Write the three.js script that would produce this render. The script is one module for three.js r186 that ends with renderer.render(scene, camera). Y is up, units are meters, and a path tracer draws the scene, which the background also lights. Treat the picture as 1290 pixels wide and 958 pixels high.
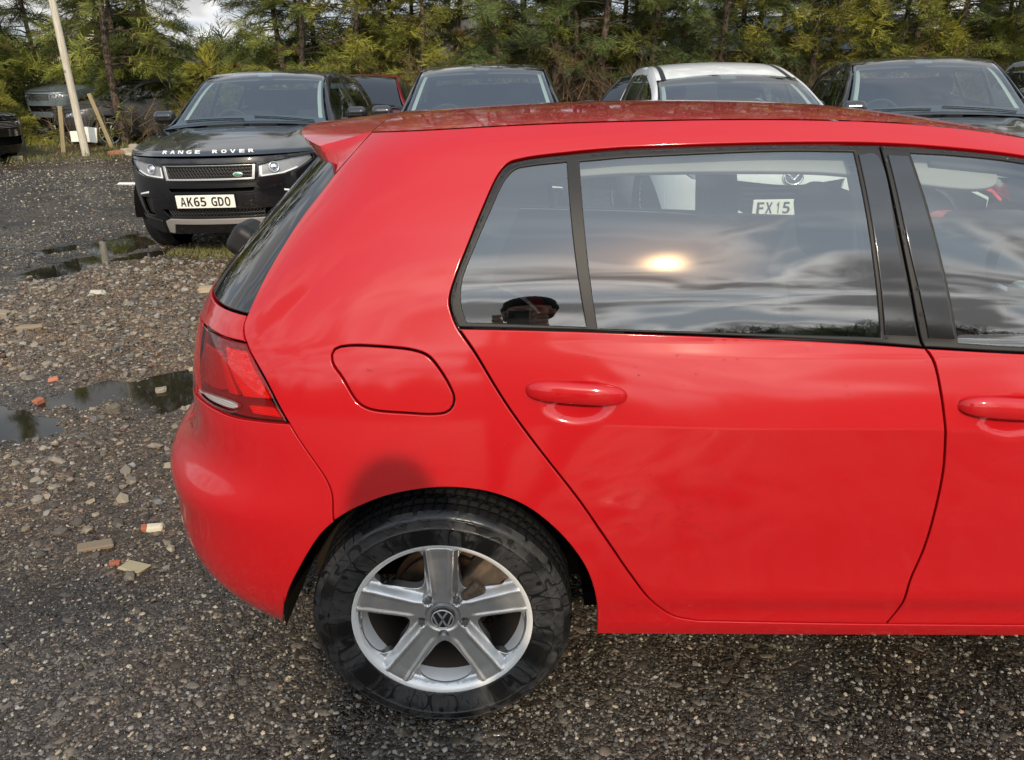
import * as THREE from 'three';
import { mergeGeometries } from 'three/addons/utils/BufferGeometryUtils.js';
import { RoundedBoxGeometry } from 'three/addons/geometries/RoundedBoxGeometry.js';
import { MarchingCubes } from 'three/addons/objects/MarchingCubes.js';
import { TextGeometry } from 'three/addons/geometries/TextGeometry.js';
import { FontLoader } from 'three/addons/loaders/FontLoader.js';
import { createNoise2D, createNoise3D } from 'simplex-noise';

// ------------------------------------------------------------ camera, sky, sun, exposure
const scene = new THREE.Scene();
const camera = new THREE.PerspectiveCamera(53.83, 1024 / 760, 0.05, 600);
camera.position.set(0.167, 1.5056, 2.30);
camera.rotation.set(-0.376941, 0, 0);
const renderer = new THREE.WebGLRenderer({ antialias: true });
renderer.setSize(1024, 760);
renderer.toneMapping = THREE.LinearToneMapping;
renderer.toneMappingExposure = 0.97;
renderer.shadowMap.enabled = true;

let seed = 7;
const rnd = () => { seed = (seed + 0x6D2B79F5) | 0; let t = Math.imul(seed ^ (seed >>> 15), 1 | seed); t = (t + Math.imul(t ^ (t >>> 7), 61 | t)) ^ t; return ((t ^ (t >>> 14)) >>> 0) / 4294967296; };
const rr = (a, b) => a + (b - a) * rnd();
const n2 = createNoise2D(rnd), n3 = createNoise3D(rnd);
const fbm2 = (x, y, o = 4) => { let v = 0, a = .5; for (let i = 0; i < o; i++) { v += a * n2(x, y); x = x * 2.03 + 17.1; y = y * 2.03 - 9.7; a *= .5; } return v; };
const fbm3 = (x, y, z, o = 4) => { let v = 0, a = .5; for (let i = 0; i < o; i++) { v += a * n3(x, y, z); x = x * 2.03 + 7.1; y = y * 2.03 - 3.7; z = z * 2.03 + 1.3; a *= .5; } return v; };
const clamp = (x, a = 0, b = 1) => Math.min(b, Math.max(a, x));
const lerp = (a, b, t) => a + (b - a) * t;
const smooth = (a, b, x) => { const t = clamp((x - a) / (b - a)); return t * t * (3 - 2 * t); };

const SUN = new THREE.Vector3(0.135, 0.495, 0.857).normalize();
{ // broken cloud, brightest round the low sun
  const W = 1536, H = 768, d = new Float32Array(W * H * 4);
  for (let j = 0; j < H; j++) for (let i = 0; i < W; i++) {
    const el = ((j + .5) / H - .5) * Math.PI, az = ((i + .5) / W - .5) * 2 * Math.PI;
    const x = Math.cos(el) * Math.cos(az), y = Math.sin(el), z = Math.cos(el) * Math.sin(az), k = (j * W + i) * 4;
    const up = Math.max(y, 0), c = x * SUN.x + y * SUN.y + z * SUN.z, ang = Math.acos(clamp(c, -1, 1));
    const glow = Math.exp(-ang * ang / .9), near = Math.exp(-ang * ang / .0007), mid = Math.exp(-ang * ang / .014);
    const zen = Math.pow(up, .55);
    let r = lerp(.82, .62, zen), g = lerp(.88, .78, zen), b = lerp(.94, 1.02, zen);
    r *= 1 + 1.3 * glow; g *= 1 + 1.25 * glow; b *= 1 + 1.1 * glow;
    const q = 1 / (up + .16), px = x * q, pz = z * q;
    const wx = fbm2(px * .6 + 4, pz * .6, 3) * .5;
    const f = fbm2(px * .62 + wx, pz * 1.05 + wx * .8 + 3, 5) + .12, f2 = fbm2(px * 1.4 + 9 + wx, pz * 2.0 - 4, 4);
    const calm = smooth(.46, .68, up), cov = smooth(-.18, .30, f) * lerp(1, .22, calm), thick = smooth(.0, .5, f + f2 * .32);
    const lit = lerp(1.65, lerp(lerp(.95, .42, smooth(-.6, .5, c)), 1.0, calm), thick) * (1 + 1.55 * glow);
    const cr = lit * lerp(1, .94, thick), cg = lit * lerp(.985, .93, thick), cb = lit * lerp(.95, .94, thick);
    r = lerp(r, cr, cov); g = lerp(g, cg, cov); b = lerp(b, cb, cov);
    const th = lerp(1, .35, thick * cov);
    r += (near * 20 + mid * 2.0) * th; g += (near * 13 + mid * 1.05) * th; b += (near * 6 + mid * .5) * th;
    d[k] = r; d[k + 1] = g; d[k + 2] = b; d[k + 3] = 1;
  }
  const t = new THREE.DataTexture(d, W, H, THREE.RGBAFormat, THREE.FloatType);
  t.mapping = THREE.EquirectangularReflectionMapping; t.magFilter = THREE.LinearFilter; t.needsUpdate = true;
  scene.background = t; scene.environment = t; scene.backgroundIntensity = .8; scene.environmentIntensity = .8;
}
const sun = new THREE.DirectionalLight(new THREE.Color(1, .85, .64), 3.25);
sun.position.copy(SUN).multiplyScalar(60); sun.castShadow = true; sun.shadow.radius = 2.2;
Object.assign(sun.shadow.camera, { left: -40, right: 40, top: 40, bottom: -40, far: 160 }); sun.shadow.mapSize.set(4096, 4096);
scene.add(sun, sun.target);

// ------------------------------------------------------------ helpers
const V3 = (x, y, z) => new THREE.Vector3(x, y, z);
const used = {};
function numbered(n) { const k = used[n] = (used[n] ?? -1) + 1; return k ? n + '_' + String(k).padStart(3, '0') : n; }
function tag(o, label, category, group, kind) { const u = { label }; if (category) u.category = category; if (group) u.group = group; if (kind) u.kind = kind; o.userData = u; return o; }
function thing(name, label, category, pos = [0, 0, 0], turn = 0, group) { const o = new THREE.Group(); o.name = numbered(name); o.position.set(...pos); o.rotation.y = turn; scene.add(o); return tag(o, label, category, group); }
function shade(m) { m.castShadow = m.receiveShadow = true; return m; }
function part(name, geo, mat, parent) { const g = Array.isArray(geo) ? merge(geo) : geo; const m = shade(new THREE.Mesh(g, mat)); m.name = parent === scene ? numbered(name) : name; parent.add(m); return m; }
function sub(name, parent, pos = [0, 0, 0]) { const g = new THREE.Group(); g.name = name; g.position.set(...pos); parent.add(g); return g; }
function merge(list) { return mergeGeometries(list.map((g) => { const h = g.index ? g.toNonIndexed() : g.clone(); for (const k of Object.keys(h.attributes)) if (!['position', 'normal', 'uv'].includes(k)) h.deleteAttribute(k); if (!h.attributes.uv) h.setAttribute('uv', new THREE.BufferAttribute(new Float32Array(h.attributes.position.count * 2), 2)); return h; })); }
function cloneThing(root, label, pos, turn) { const r = root.clone(); r.name = numbered(root.name.replace(/_\d{3}$/, '')); r.position.set(...pos); r.rotation.y = turn; r.userData = { ...root.userData, label }; scene.add(r); return r; }
const xf = (g, { t = [0, 0, 0], r = [0, 0, 0], s = [1, 1, 1] } = {}) => g.applyMatrix4(new THREE.Matrix4().compose(V3(...t), new THREE.Quaternion().setFromEuler(new THREE.Euler(...r)), V3(...s)));
const box = (w, h, d, o) => xf(new THREE.BoxGeometry(w, h, d), o);
const rbox = (w, h, d, rad, o) => xf(new RoundedBoxGeometry(w, h, d, 2, rad), o);
const cyl = (a, b, h, n, o) => xf(new THREE.CylinderGeometry(a, b, h, n), o);
function tube(pts, rad, seg = 24, sides = 8, closed = false) { return new THREE.TubeGeometry(new THREE.CatmullRomCurve3(pts.map((p) => V3(...p)), closed, 'centripetal'), seg, rad, sides, closed); }
function limb(a, b, ra, rb, n = 7) { const A = V3(...a), B = V3(...b), d = B.clone().sub(A), g = new THREE.CylinderGeometry(rb, ra, d.length(), n); g.translate(0, d.length() / 2, 0); g.applyQuaternion(new THREE.Quaternion().setFromUnitVectors(V3(0, 1, 0), d.normalize())); g.translate(A.x, A.y, A.z); return g; }
function mirrorZ(g) { const h = g.clone(), p = h.attributes.position, n = h.attributes.normal; for (let i = 0; i < p.count; i++) { p.setZ(i, -p.getZ(i)); if (n) n.setZ(i, -n.getZ(i)); } if (h.index) { const ix = h.index.array; for (let i = 0; i < ix.length; i += 3) { const t = ix[i]; ix[i] = ix[i + 1]; ix[i + 1] = t; } } else for (const a of Object.values(h.attributes)) { const w = a.itemSize; for (let i = 0; i < a.count; i += 3) for (let c = 0; c < w; c++) { const t = a.array[i * w + c]; a.array[i * w + c] = a.array[(i + 1) * w + c]; a.array[(i + 1) * w + c] = t; } } return h; }
function grid(fn, nu, nv, flip = false) { // fn(u, v) -> [x, y, z]; smooth normals
  const P = [], U = [], I = [];
  for (let j = 0; j <= nv; j++) for (let i = 0; i <= nu; i++) { P.push(...fn(i / nu, j / nv)); U.push(i / nu, j / nv); }
  for (let j = 0; j < nv; j++) for (let i = 0; i < nu; i++) { const a = j * (nu + 1) + i, b = a + 1, c = a + nu + 1, d = c + 1; flip ? I.push(a, c, b, b, c, d) : I.push(a, b, c, b, d, c); }
  const g = new THREE.BufferGeometry(); g.setAttribute('position', new THREE.Float32BufferAttribute(P, 3)); g.setAttribute('uv', new THREE.Float32BufferAttribute(U, 2)); g.setIndex(I); g.computeVertexNormals(); return g;
}
function dataTex(n, fn, { srgb = false, rx = 1, ry = 1 } = {}) {
  const d = new Uint8Array(n * n * 4);
  for (let j = 0; j < n; j++) for (let i = 0; i < n; i++) { const v = fn(i / n, j / n, i, j), k = (j * n + i) * 4; if (typeof v === 'number') d[k] = d[k + 1] = d[k + 2] = clamp(v) * 255; else { d[k] = clamp(v[0]) * 255; d[k + 1] = clamp(v[1]) * 255; d[k + 2] = clamp(v[2]) * 255; } d[k + 3] = 255; }
  const t = new THREE.DataTexture(d, n, n); t.wrapS = t.wrapT = THREE.RepeatWrapping; t.magFilter = THREE.LinearFilter; t.minFilter = THREE.LinearMipmapLinearFilter; t.repeat.set(rx, ry); if (srgb) t.colorSpace = THREE.SRGBColorSpace; t.needsUpdate = true; return t;
}
// tileable fbm on the unit square
const tfbm = (u, v, f, o = 4) => { const a = u * 2 * Math.PI, b = v * 2 * Math.PI, R = f / (2 * Math.PI); let s = 0, w = .5, k = R; for (let i = 0; i < o; i++) { s += w * (n3(Math.cos(a) * k + 3.1 * i, Math.sin(a) * k, Math.cos(b) * k) + n3(Math.sin(b) * k, Math.sin(a) * k + 5.7, Math.cos(a) * k + i)) * .7; w *= .5; k *= 2; } return s; };

// outlines: runs of points, splined inside a run, corners where runs meet; resampled evenly
function outline(runs, step = .012) {
  const pts = [];
  for (const r of runs) { const n = r.length; if (n < 3) { pts.push(...r); continue; } const c = new THREE.CatmullRomCurve3(r.map((p) => V3(p[0], p[1], 0)), false, 'centripetal'); const L = c.getLength(), m = Math.max(2, Math.ceil(L / step)); for (const p of c.getSpacedPoints(m)) pts.push([p.x, p.y]); }
  const out = [];
  for (let i = 0; i < pts.length; i++) { const a = pts[i], b = pts[(i + 1) % pts.length], d = Math.hypot(b[0] - a[0], b[1] - a[1]); if (d < 1e-5) continue; const m = Math.max(1, Math.round(d / step)); for (let k = 0; k < m; k++) out.push([lerp(a[0], b[0], k / m), lerp(a[1], b[1], k / m)]); }
  const res = []; for (const p of out) { const q = res[res.length - 1]; if (!q || Math.hypot(p[0] - q[0], p[1] - q[1]) > step * .3) res.push(p); }
  while (res.length > 3 && Math.hypot(res[0][0] - res[res.length - 1][0], res[0][1] - res[res.length - 1][1]) < step * .3) res.pop();
  let A = 0; for (let i = 0; i < res.length; i++) { const a = res[i], b = res[(i + 1) % res.length]; A += a[0] * b[1] - b[0] * a[1]; }
  return A < 0 ? res.reverse() : res;   // counter-clockwise
}
function inset(poly, d) { // moves every point inwards (d > 0) along its mitre
  const n = poly.length, o = [];
  for (let i = 0; i < n; i++) { const a = poly[(i + n - 1) % n], b = poly[i], c = poly[(i + 1) % n]; let x1 = b[0] - a[0], y1 = b[1] - a[1], x2 = c[0] - b[0], y2 = c[1] - b[1]; const l1 = Math.hypot(x1, y1) || 1, l2 = Math.hypot(x2, y2) || 1; let nx = -y1 / l1 - y2 / l2, ny = x1 / l1 + x2 / l2; const l = Math.hypot(nx, ny) || 1; nx /= l; ny /= l; const m = Math.min(2, 1 / Math.max(.3, (-y1 / l1) * nx + (x1 / l1) * ny)); o.push([b[0] + nx * d * m, b[1] + ny * d * m]); }
  return o;
}
function inPoly(p, poly) { let c = false; for (let i = 0, j = poly.length - 1; i < poly.length; j = i++) { const a = poly[i], b = poly[j]; if ((a[1] > p[1]) !== (b[1] > p[1]) && p[0] < (b[0] - a[0]) * (p[1] - a[1]) / (b[1] - a[1]) + a[0]) c = !c; } return c; }
function delaunay(pts) { // incremental, walking
  const n = pts.length, X = [], Y = []; let x0 = 1e9, y0 = 1e9, x1 = -1e9, y1 = -1e9;
  for (const p of pts) { X.push(p[0] + (rnd() - .5) * 2e-6); Y.push(p[1] + (rnd() - .5) * 2e-6); x0 = Math.min(x0, p[0]); x1 = Math.max(x1, p[0]); y0 = Math.min(y0, p[1]); y1 = Math.max(y1, p[1]); }
  const D = Math.max(x1 - x0, y1 - y0) * 20, cx = (x0 + x1) / 2, cy = (y0 + y1) / 2; X.push(cx - D, cx + D, cx); Y.push(cy - D, cy - D, cy + D);
  const T = [[n, n + 1, n + 2]], N = [[-1, -1, -1]], dead = [false];   // N[t][k] is across edge k -> k+1
  const orient = (a, b, c) => (X[b] - X[a]) * (Y[c] - Y[a]) - (Y[b] - Y[a]) * (X[c] - X[a]);
  const inCirc = (t, p) => { const [a, b, c] = T[t], ax = X[a] - X[p], ay = Y[a] - Y[p], bx = X[b] - X[p], by = Y[b] - Y[p], qx = X[c] - X[p], qy = Y[c] - Y[p]; return (ax * ax + ay * ay) * (bx * qy - by * qx) - (bx * bx + by * by) * (ax * qy - ay * qx) + (qx * qx + qy * qy) * (ax * by - ay * bx) > 0; };
  const G = Math.max(1, Math.sqrt(n) / 2), idx = [...Array(n).keys()], kx = (i) => Math.floor((X[i] - x0) / (x1 - x0 + 1e-9) * G);
  idx.sort((a, b) => kx(a) - kx(b) || (kx(a) % 2 ? Y[b] - Y[a] : Y[a] - Y[b]));
  let last = 0;
  for (const p of idx) {
    let t = last, guard = 0;
    for (; guard < 20000; guard++) { let moved = false; for (let k = 0; k < 3; k++) { const a = T[t][k], b = T[t][(k + 1) % 3]; if (orient(a, b, p) < 0 && N[t][k] >= 0) { t = N[t][k]; moved = true; break; } } if (!moved) break; }
    const bad = [t], seen = new Set(bad), edge = [];
    for (let q = 0; q < bad.length; q++) for (let k = 0; k < 3; k++) { const m = N[bad[q]][k]; if (m >= 0 && !seen.has(m) && inCirc(m, p)) { seen.add(m); bad.push(m); } }
    for (const q of bad) for (let k = 0; k < 3; k++) { const m = N[q][k]; if (m < 0 || !seen.has(m)) edge.push([T[q][k], T[q][(k + 1) % 3], m]); }
    for (const q of bad) dead[q] = true;
    const from = new Map(), to = new Map();
    for (const [a, b, m] of edge) { const id = T.length; T.push([a, b, p]); N.push([m, -1, -1]); dead.push(false); if (m >= 0) for (let k = 0; k < 3; k++) if (T[m][k] === b && T[m][(k + 1) % 3] === a) N[m][k] = id; from.set(a, id); to.set(b, id); last = id; }
    for (const [a, b] of edge) { const id = from.get(a); N[id][1] = from.get(b) ?? -1; N[id][2] = to.get(a) ?? -1; }
  }
  const out = []; for (let t = 0; t < T.length; t++) if (!dead[t] && T[t].every((v) => v < n)) out.push(T[t]);
  return out;
}
// a surface: P(s, y) -> point, with its outward normal by differences
function surf(fn, off = 0, e = 1.5e-3) {
  const N = (s, y) => { const a = fn(s + e, y), b = fn(s - e, y), c = fn(s, y + e), d = fn(s, y - e), ux = a[0] - b[0], uy = a[1] - b[1], uz = a[2] - b[2], vx = c[0] - d[0], vy = c[1] - d[1], vz = c[2] - d[2]; const x = uy * vz - uz * vy, yy = uz * vx - ux * vz, z = ux * vy - uy * vx, l = Math.hypot(x, yy, z) || 1; return [x / l, yy / l, z / l]; };
  const P = off ? (s, y) => { const p = fn(s, y), n = N(s, y); return [p[0] + n[0] * off, p[1] + n[1] * off, p[2] + n[2] * off]; } : fn;
  return { P, N };
}
// a sheet-metal panel cut from a surface: rounded edge, returned flange
function panel(S, runs, { cell = .022, r = .0025, depth = .014, holes = [], step = .012, gap = .0022 } = {}) {
  const poly = inset(Array.isArray(runs[0][0]) ? outline(runs, step) : runs, gap), hs = holes.map((h) => inset(Array.isArray(h[0][0]) ? outline(h, step) : h, -gap));
  const rings = [inset(poly, r), ...hs.map((h) => inset(h, -r))], raw = [poly, ...hs], pts = [];
  const starts = []; for (const R of rings) { starts.push(pts.length); pts.push(...R); }
  const nb = pts.length; let x0 = 1e9, y0 = 1e9, x1 = -1e9, y1 = -1e9; for (const p of rings[0]) { x0 = Math.min(x0, p[0]); x1 = Math.max(x1, p[0]); y0 = Math.min(y0, p[1]); y1 = Math.max(y1, p[1]); }
  const hash = new Map(), hk = (a, b) => a * 100003 + b; for (let i = 0; i < nb; i++) { const k = hk(Math.floor(pts[i][0] / cell), Math.floor(pts[i][1] / cell)); (hash.get(k) ?? hash.set(k, []).get(k)).push(i); }
  const inside = (p) => inPoly(p, rings[0]) && !rings.slice(1).some((h) => inPoly(p, h));
  for (let j = 0, y = y0 + cell * .5; y < y1; y += cell * .87, j++) for (let x = x0 + cell * (j % 2 ? .5 : 1); x < x1; x += cell) { let ok = true; const a = Math.floor(x / cell), b = Math.floor(y / cell); for (let u = -1; u <= 1 && ok; u++) for (let v = -1; v <= 1 && ok; v++) for (const i of hash.get(hk(a + u, b + v)) ?? []) if (Math.hypot(pts[i][0] - x, pts[i][1] - y) < cell * .55) { ok = false; break; } if (ok && inside([x, y])) pts.push([x, y]); }
  const tri = delaunay(pts).filter(([a, b, c]) => inside([(pts[a][0] + pts[b][0] + pts[c][0]) / 3, (pts[a][1] + pts[b][1] + pts[c][1]) / 3]));
  const pos = [], nor = [], uv = [], I = [];
  const put = (p, n, s) => { pos.push(...p); nor.push(...n); uv.push(s[0], s[1]); return pos.length / 3 - 1; };
  for (const p of pts) put(S.P(p[0], p[1]), S.N(p[0], p[1]), p);
  for (const t of tri) I.push(t[0], t[1], t[2]);
  raw.forEach((R, k) => {
    const A = rings[k], n = R.length, b1 = [], b2 = [], b3 = [], sg = k ? -1 : 1;
    for (let i = 0; i < n; i++) {
      const q = R[i], N = S.N(q[0], q[1]), a = S.P(A[i][0], A[i][1]), c = S.P(q[0], q[1]); let o = [c[0] - a[0], c[1] - a[1], c[2] - a[2]]; const l = Math.hypot(...o) || 1; o = o.map((v) => v / l);
      const mid = a.map((v, h) => v + (c[h] - v) * .7 - N[h] * r * .3), low = c.map((v, h) => v - N[h] * r), deep = c.map((v, h) => v - N[h] * depth);
      b1.push(put(mid, N.map((v, h) => v * .7 + o[h] * .7), q)); b2.push(put(low, o, q)); b3.push(put(deep, o, q));
    }
    for (let i = 0; i < n; i++) { const j = (i + 1) % n, a = starts[k] + i, b = starts[k] + j, rows = [[a, b], [b1[i], b1[j]], [b2[i], b2[j]], [b3[i], b3[j]]]; for (let h = 0; h < 3; h++) { const [p, q] = rows[h], [u, v] = rows[h + 1]; sg > 0 ? I.push(p, u, q, q, u, v) : I.push(p, q, u, q, v, u); } }
  });
  const g = new THREE.BufferGeometry(); g.setAttribute('position', new THREE.Float32BufferAttribute(pos, 3)); g.setAttribute('normal', new THREE.Float32BufferAttribute(nor, 3)); g.setAttribute('uv', new THREE.Float32BufferAttribute(uv, 2)); g.setIndex(I); return g;
}
function spline(xs, ys) { // natural cubic
  const n = xs.length, a = new Float64Array(n), c = new Float64Array(n), d = new Float64Array(n);
  for (let i = 1; i < n - 1; i++) { const h0 = xs[i] - xs[i - 1], h1 = xs[i + 1] - xs[i], p = h0 * c[i - 1] + 2 * (h0 + h1); c[i] = -h1 / p; d[i] = (6 * ((ys[i + 1] - ys[i]) / h1 - (ys[i] - ys[i - 1]) / h0) - h0 * d[i - 1]) / p; }
  for (let i = n - 2; i >= 0; i--) a[i] = c[i] * a[i + 1] + d[i];
  return (x) => {
    let i = 0; while (i < n - 2 && x > xs[i + 1]) i++;
    const h = xs[i + 1] - xs[i], u = (xs[i + 1] - x) / h, v = (x - xs[i]) / h;
    if (v < 0) return ys[0] + (x - xs[0]) * ((ys[1] - ys[0]) / h - h * a[1] / 6);
    if (u < 0) return ys[n - 1] + (x - xs[n - 1]) * ((ys[n - 1] - ys[n - 2]) / h + h * a[n - 2] / 6);
    return u * ys[i] + v * ys[i + 1] + h * h / 6 * ((u ** 3 - u) * a[i] + (v ** 3 - v) * a[i + 1]);
  };
}
// plan curve of a rounded car end: arc length -> [fraction of the way to the end, fraction of the half width]
function endCurve(CN, CM, lx, lz) {
  const q = [], L = [0], N = 600, pt = (i) => { const th = i / N * Math.PI / 2; return [Math.sin(th) ** (2 / CN), Math.cos(th) ** (2 / CM)]; }, u1 = pt(1)[0];
  for (let i = 0; i < 200; i++) { const u = u1 * i / 200; q.push([u, (1 - u ** CN) ** (1 / CM)]); } for (let i = 1; i <= N; i++) q.push(pt(i)); q[q.length - 1][1] = 0;
  for (let i = 1; i < q.length; i++) L.push(L[i - 1] + Math.hypot((q[i][0] - q[i - 1][0]) * lx, (q[i][1] - q[i - 1][1]) * lz));
  const T = L[L.length - 1];
  const f = (t) => { t = clamp(t, 0, T); let a = 0, b = L.length - 1; while (b - a > 1) { const m = (a + b) >> 1; if (L[m] <= t) a = m; else b = m; } const k = (t - L[a]) / (L[b] - L[a]); return [lerp(q[a][0], q[b][0], k), lerp(q[a][1], q[b][1], k)]; };
  f.T = T; return f;
}
const M = (o) => new THREE.MeshPhysicalMaterial(o), RGB = (r, g, b) => new THREE.Color().setRGB(r, g, b);
// ------------------------------------------------------------ ground: wet planings, hollows with puddles, a rubble strip and an earth verge
const HOLLOWS = [[-3.78, -4.25, .34, .62, .25], [-3.80, -5.25, .36, .70, -.15], [-3.35, -4.75, .22, .40, .5], [-1.62, -1.45, .34, .50, .3], [-2.0, -1.33, .32, .25, -.4], [-2.24, -.95, .46, .20, .3], [-1.45, -1.75, .16, .30, 0], [-4.3, -5.0, .2, .3, 0], [-2.75, -2.2, .16, .09, .2]];
const WATER = -.0165;
const rubbleAt = (x, z) => clamp(smooth(-4.2, -3.2, x) * smooth(-.9, -1.7, x) * smooth(-5.0, -3.9, z) * smooth(-1.2, -2.0, z) * 1.15 + smooth(-2.4, -1.9, x) * smooth(-.6, -1.2, x) * smooth(.5, -.1, z) * smooth(-1.6, -1.1, z) * .55 + .25 * fbm2(x * 1.4, z * 1.4, 3));
const vergeAt = (x, z) => smooth(-12.2, -13.6, z + .8 * fbm2(x * .35, z * .2, 2) + .10 * (x + 9));
const HOL = (x, z) => { let h = 0; for (const [cx, cz, rx, rz, a] of HOLLOWS) { const c = Math.cos(a), s = Math.sin(a), u = ((x - cx) * c + (z - cz) * s) / rx, v = (-(x - cx) * s + (z - cz) * c) / rz, d = Math.hypot(u, v) + .35 * fbm2(x * 4.2, z * 4.2, 3); h = Math.max(h, smooth(1.25, .45, d)); } return h; };
function groundY(x, z) {
  const far = smooth(25, 60, Math.hypot(x, z)), rub = rubbleAt(x, z), flat = (1 - .8 * smooth(.5, .25, Math.hypot(x, z - .78)));
  let y = .011 * Math.max(-.6, fbm2(x * .9, z * .9, 3)) + .0035 * fbm2(x * 7, z * 7, 3) * flat + rub * (.010 + .016 * fbm2(x * 5.5, z * 5.5, 4));
  y = Math.max(y, -.010) - HOL(x, z) * (.029 - .009 * fbm2(x * 8, z * 8, 3)) + ground0(x, z) + vergeAt(x, z) * (.10 + .10 * fbm2(x * .6, z * .6, 4)) * (1 - far);
  return y;
}
const ground0 = (x, z) => .021 * .35 * Math.log(1 + Math.exp(Math.min(40, (Math.min(x, 14) + 3.0) / .35))) * smooth(-1.8, -4.2, z);
{
  const axis = (a, b, d) => { const v = []; for (let x = a; x <= b; x += d) v.push(x); let st = d, x = v[v.length - 1]; while (x < 400) { st *= 1.085; x += st; v.push(x); } st = d; x = a; while (x > -400) { st *= 1.085; x -= st; v.unshift(x); } return v; };
  const xs = axis(-4.6, 2.4, .034), zs = axis(-6.2, 1.6, .034), nx = xs.length, nz = zs.length, P = new Float32Array(nx * nz * 3), C = new Float32Array(nx * nz * 3), U = new Float32Array(nx * nz * 2), I = [];
  for (let j = 0; j < nz; j++) for (let i = 0; i < nx; i++) {
    const k = j * nx + i, x = xs[i], z = zs[j], y = groundY(x, z), r = rubbleAt(x, z), v = vergeAt(x, z); P.set([x, y, z], k * 3); U.set([x / 1.3, z / 1.3], k * 2);
    const m = .82 + .75 * fbm2(x * .8 + 30, z * .8, 4); let c = [1.04 * m, 1.0 * m, .97 * m]; const t = .9 + .5 * fbm2(x * 2.3, z * 2.3 + 8, 3);
    c = c.map((q, h) => lerp(q, [2.7, 2.0, 1.3][h] * t, r * .8)); c = c.map((q, h) => lerp(q, [1.45, 1.0, .62][h] * t, v)); const g = v * smooth(.05, .35, fbm2(x * .7 + 5, z * .7, 4)); c = c.map((q, h) => lerp(q, [.9, 1.0, .32][h] * t, g));
    C.set(c, k * 3);
  }
  for (let j = 0; j < nz - 1; j++) for (let i = 0; i < nx - 1; i++) { const a = j * nx + i, b = a + 1, c = a + nx, d = c + 1; I.push(a, c, b, b, c, d); }
  const g = new THREE.BufferGeometry(); g.setAttribute('position', new THREE.BufferAttribute(P, 3)); g.setAttribute('color', new THREE.BufferAttribute(C, 3)); g.setAttribute('uv', new THREE.BufferAttribute(U, 2)); g.setIndex(I); g.computeVertexNormals();
  // packed chippings: two sizes of cells, each with a tone of its own
  const N = 1024, H = new Float32Array(N * N), T = new Float32Array(N * N * 3);
  const layer = (cells, amp, keep) => { const c = []; for (let i = 0; i < cells * cells; i++) { const q = rnd(), tone = .22 + 1.5 * Math.pow(rnd(), 3), w = rnd(); c.push([rnd(), rnd(), tone * lerp(1, 1.12, w), tone, tone * lerp(.98, .84, w), q < keep ? rr(.30, .62) : 0, rr(.6, 1.6), rnd() * 3.14]); }
    for (let j = 0; j < N; j++) for (let i = 0; i < N; i++) { const fx = i / N * cells, fy = j / N * cells, ci = Math.floor(fx), cj = Math.floor(fy); let best = -1, bd = 1; for (let b = -1; b <= 1; b++) for (let a = -1; a <= 1; a++) { const id = ((cj + b + cells) % cells) * cells + (ci + a + cells) % cells, s = c[id]; if (!s[5]) continue; const dx = fx - (ci + a + s[0]), dy = fy - (cj + b + s[1]), co = Math.cos(s[7]), si = Math.sin(s[7]), d = Math.hypot((dx * co + dy * si) * s[6], (-dx * si + dy * co) / s[6]) / s[5]; if (d < bd) { bd = d; best = id; } } if (best >= 0) { const k = j * N + i, h = amp * Math.sqrt(1 - bd * bd), s = c[best]; if (h > H[k] * .5) { H[k] = Math.max(H[k], h); T[k * 3] = s[2]; T[k * 3 + 1] = s[3]; T[k * 3 + 2] = s[4]; } } } };
  layer(190, .28, .9); layer(92, .55, .62); layer(42, 1, .22);
  const tex = dataTex(N, (u, v, i, j) => { const k = j * N + i, n = .82 + .35 * tfbm(u, v, 30, 2), f = H[k] > 0 ? 1 : 0; return [.038, .028, .020].map((d, h) => (f ? [.028, .022, .0165][h] + [.095, .088, .078][h] * T[k * 3 + h] : d * .7) * n); });
  const bump = dataTex(N, (u, v, i, j) => H[j * N + i]), rough = dataTex(512, (u, v) => .42 + .75 * tfbm(u, v, 5, 4));
  tag(part('ground', g, M({ color: RGB(1.0, 1.0, 1.0), vertexColors: true, map: tex, bumpMap: bump, bumpScale: .006, roughnessMap: rough, roughness: 1 }), scene), 'wet dark gravel of the car park with a strip of rubble', null, null, 'structure');
  // puddles: a still sheet of muddy water in each hollow
  const wm = M({ color: RGB(.030, .024, .017), roughness: .03, ior: 1.33, transmission: .45, thickness: 0 });
  const pool = (name, label, x0, x1, z0, z1, dy) => { const gg = grid((u, v) => [lerp(x0, x1, u), dy, lerp(z0, z1, v)], 2, 2, true); tag(part(name, gg, wm, scene), label, null, null, 'structure'); };
  pool('puddle', 'long shallow puddle in front of the black crossover mirroring the pole', -4.75, -3.0, -6.3, -3.4, WATER); pool('puddle', 'broken puddle among stones beside the tail lamp of the hatchback', -2.75, -1.15, -2.35, -.55, WATER);
}
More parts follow.
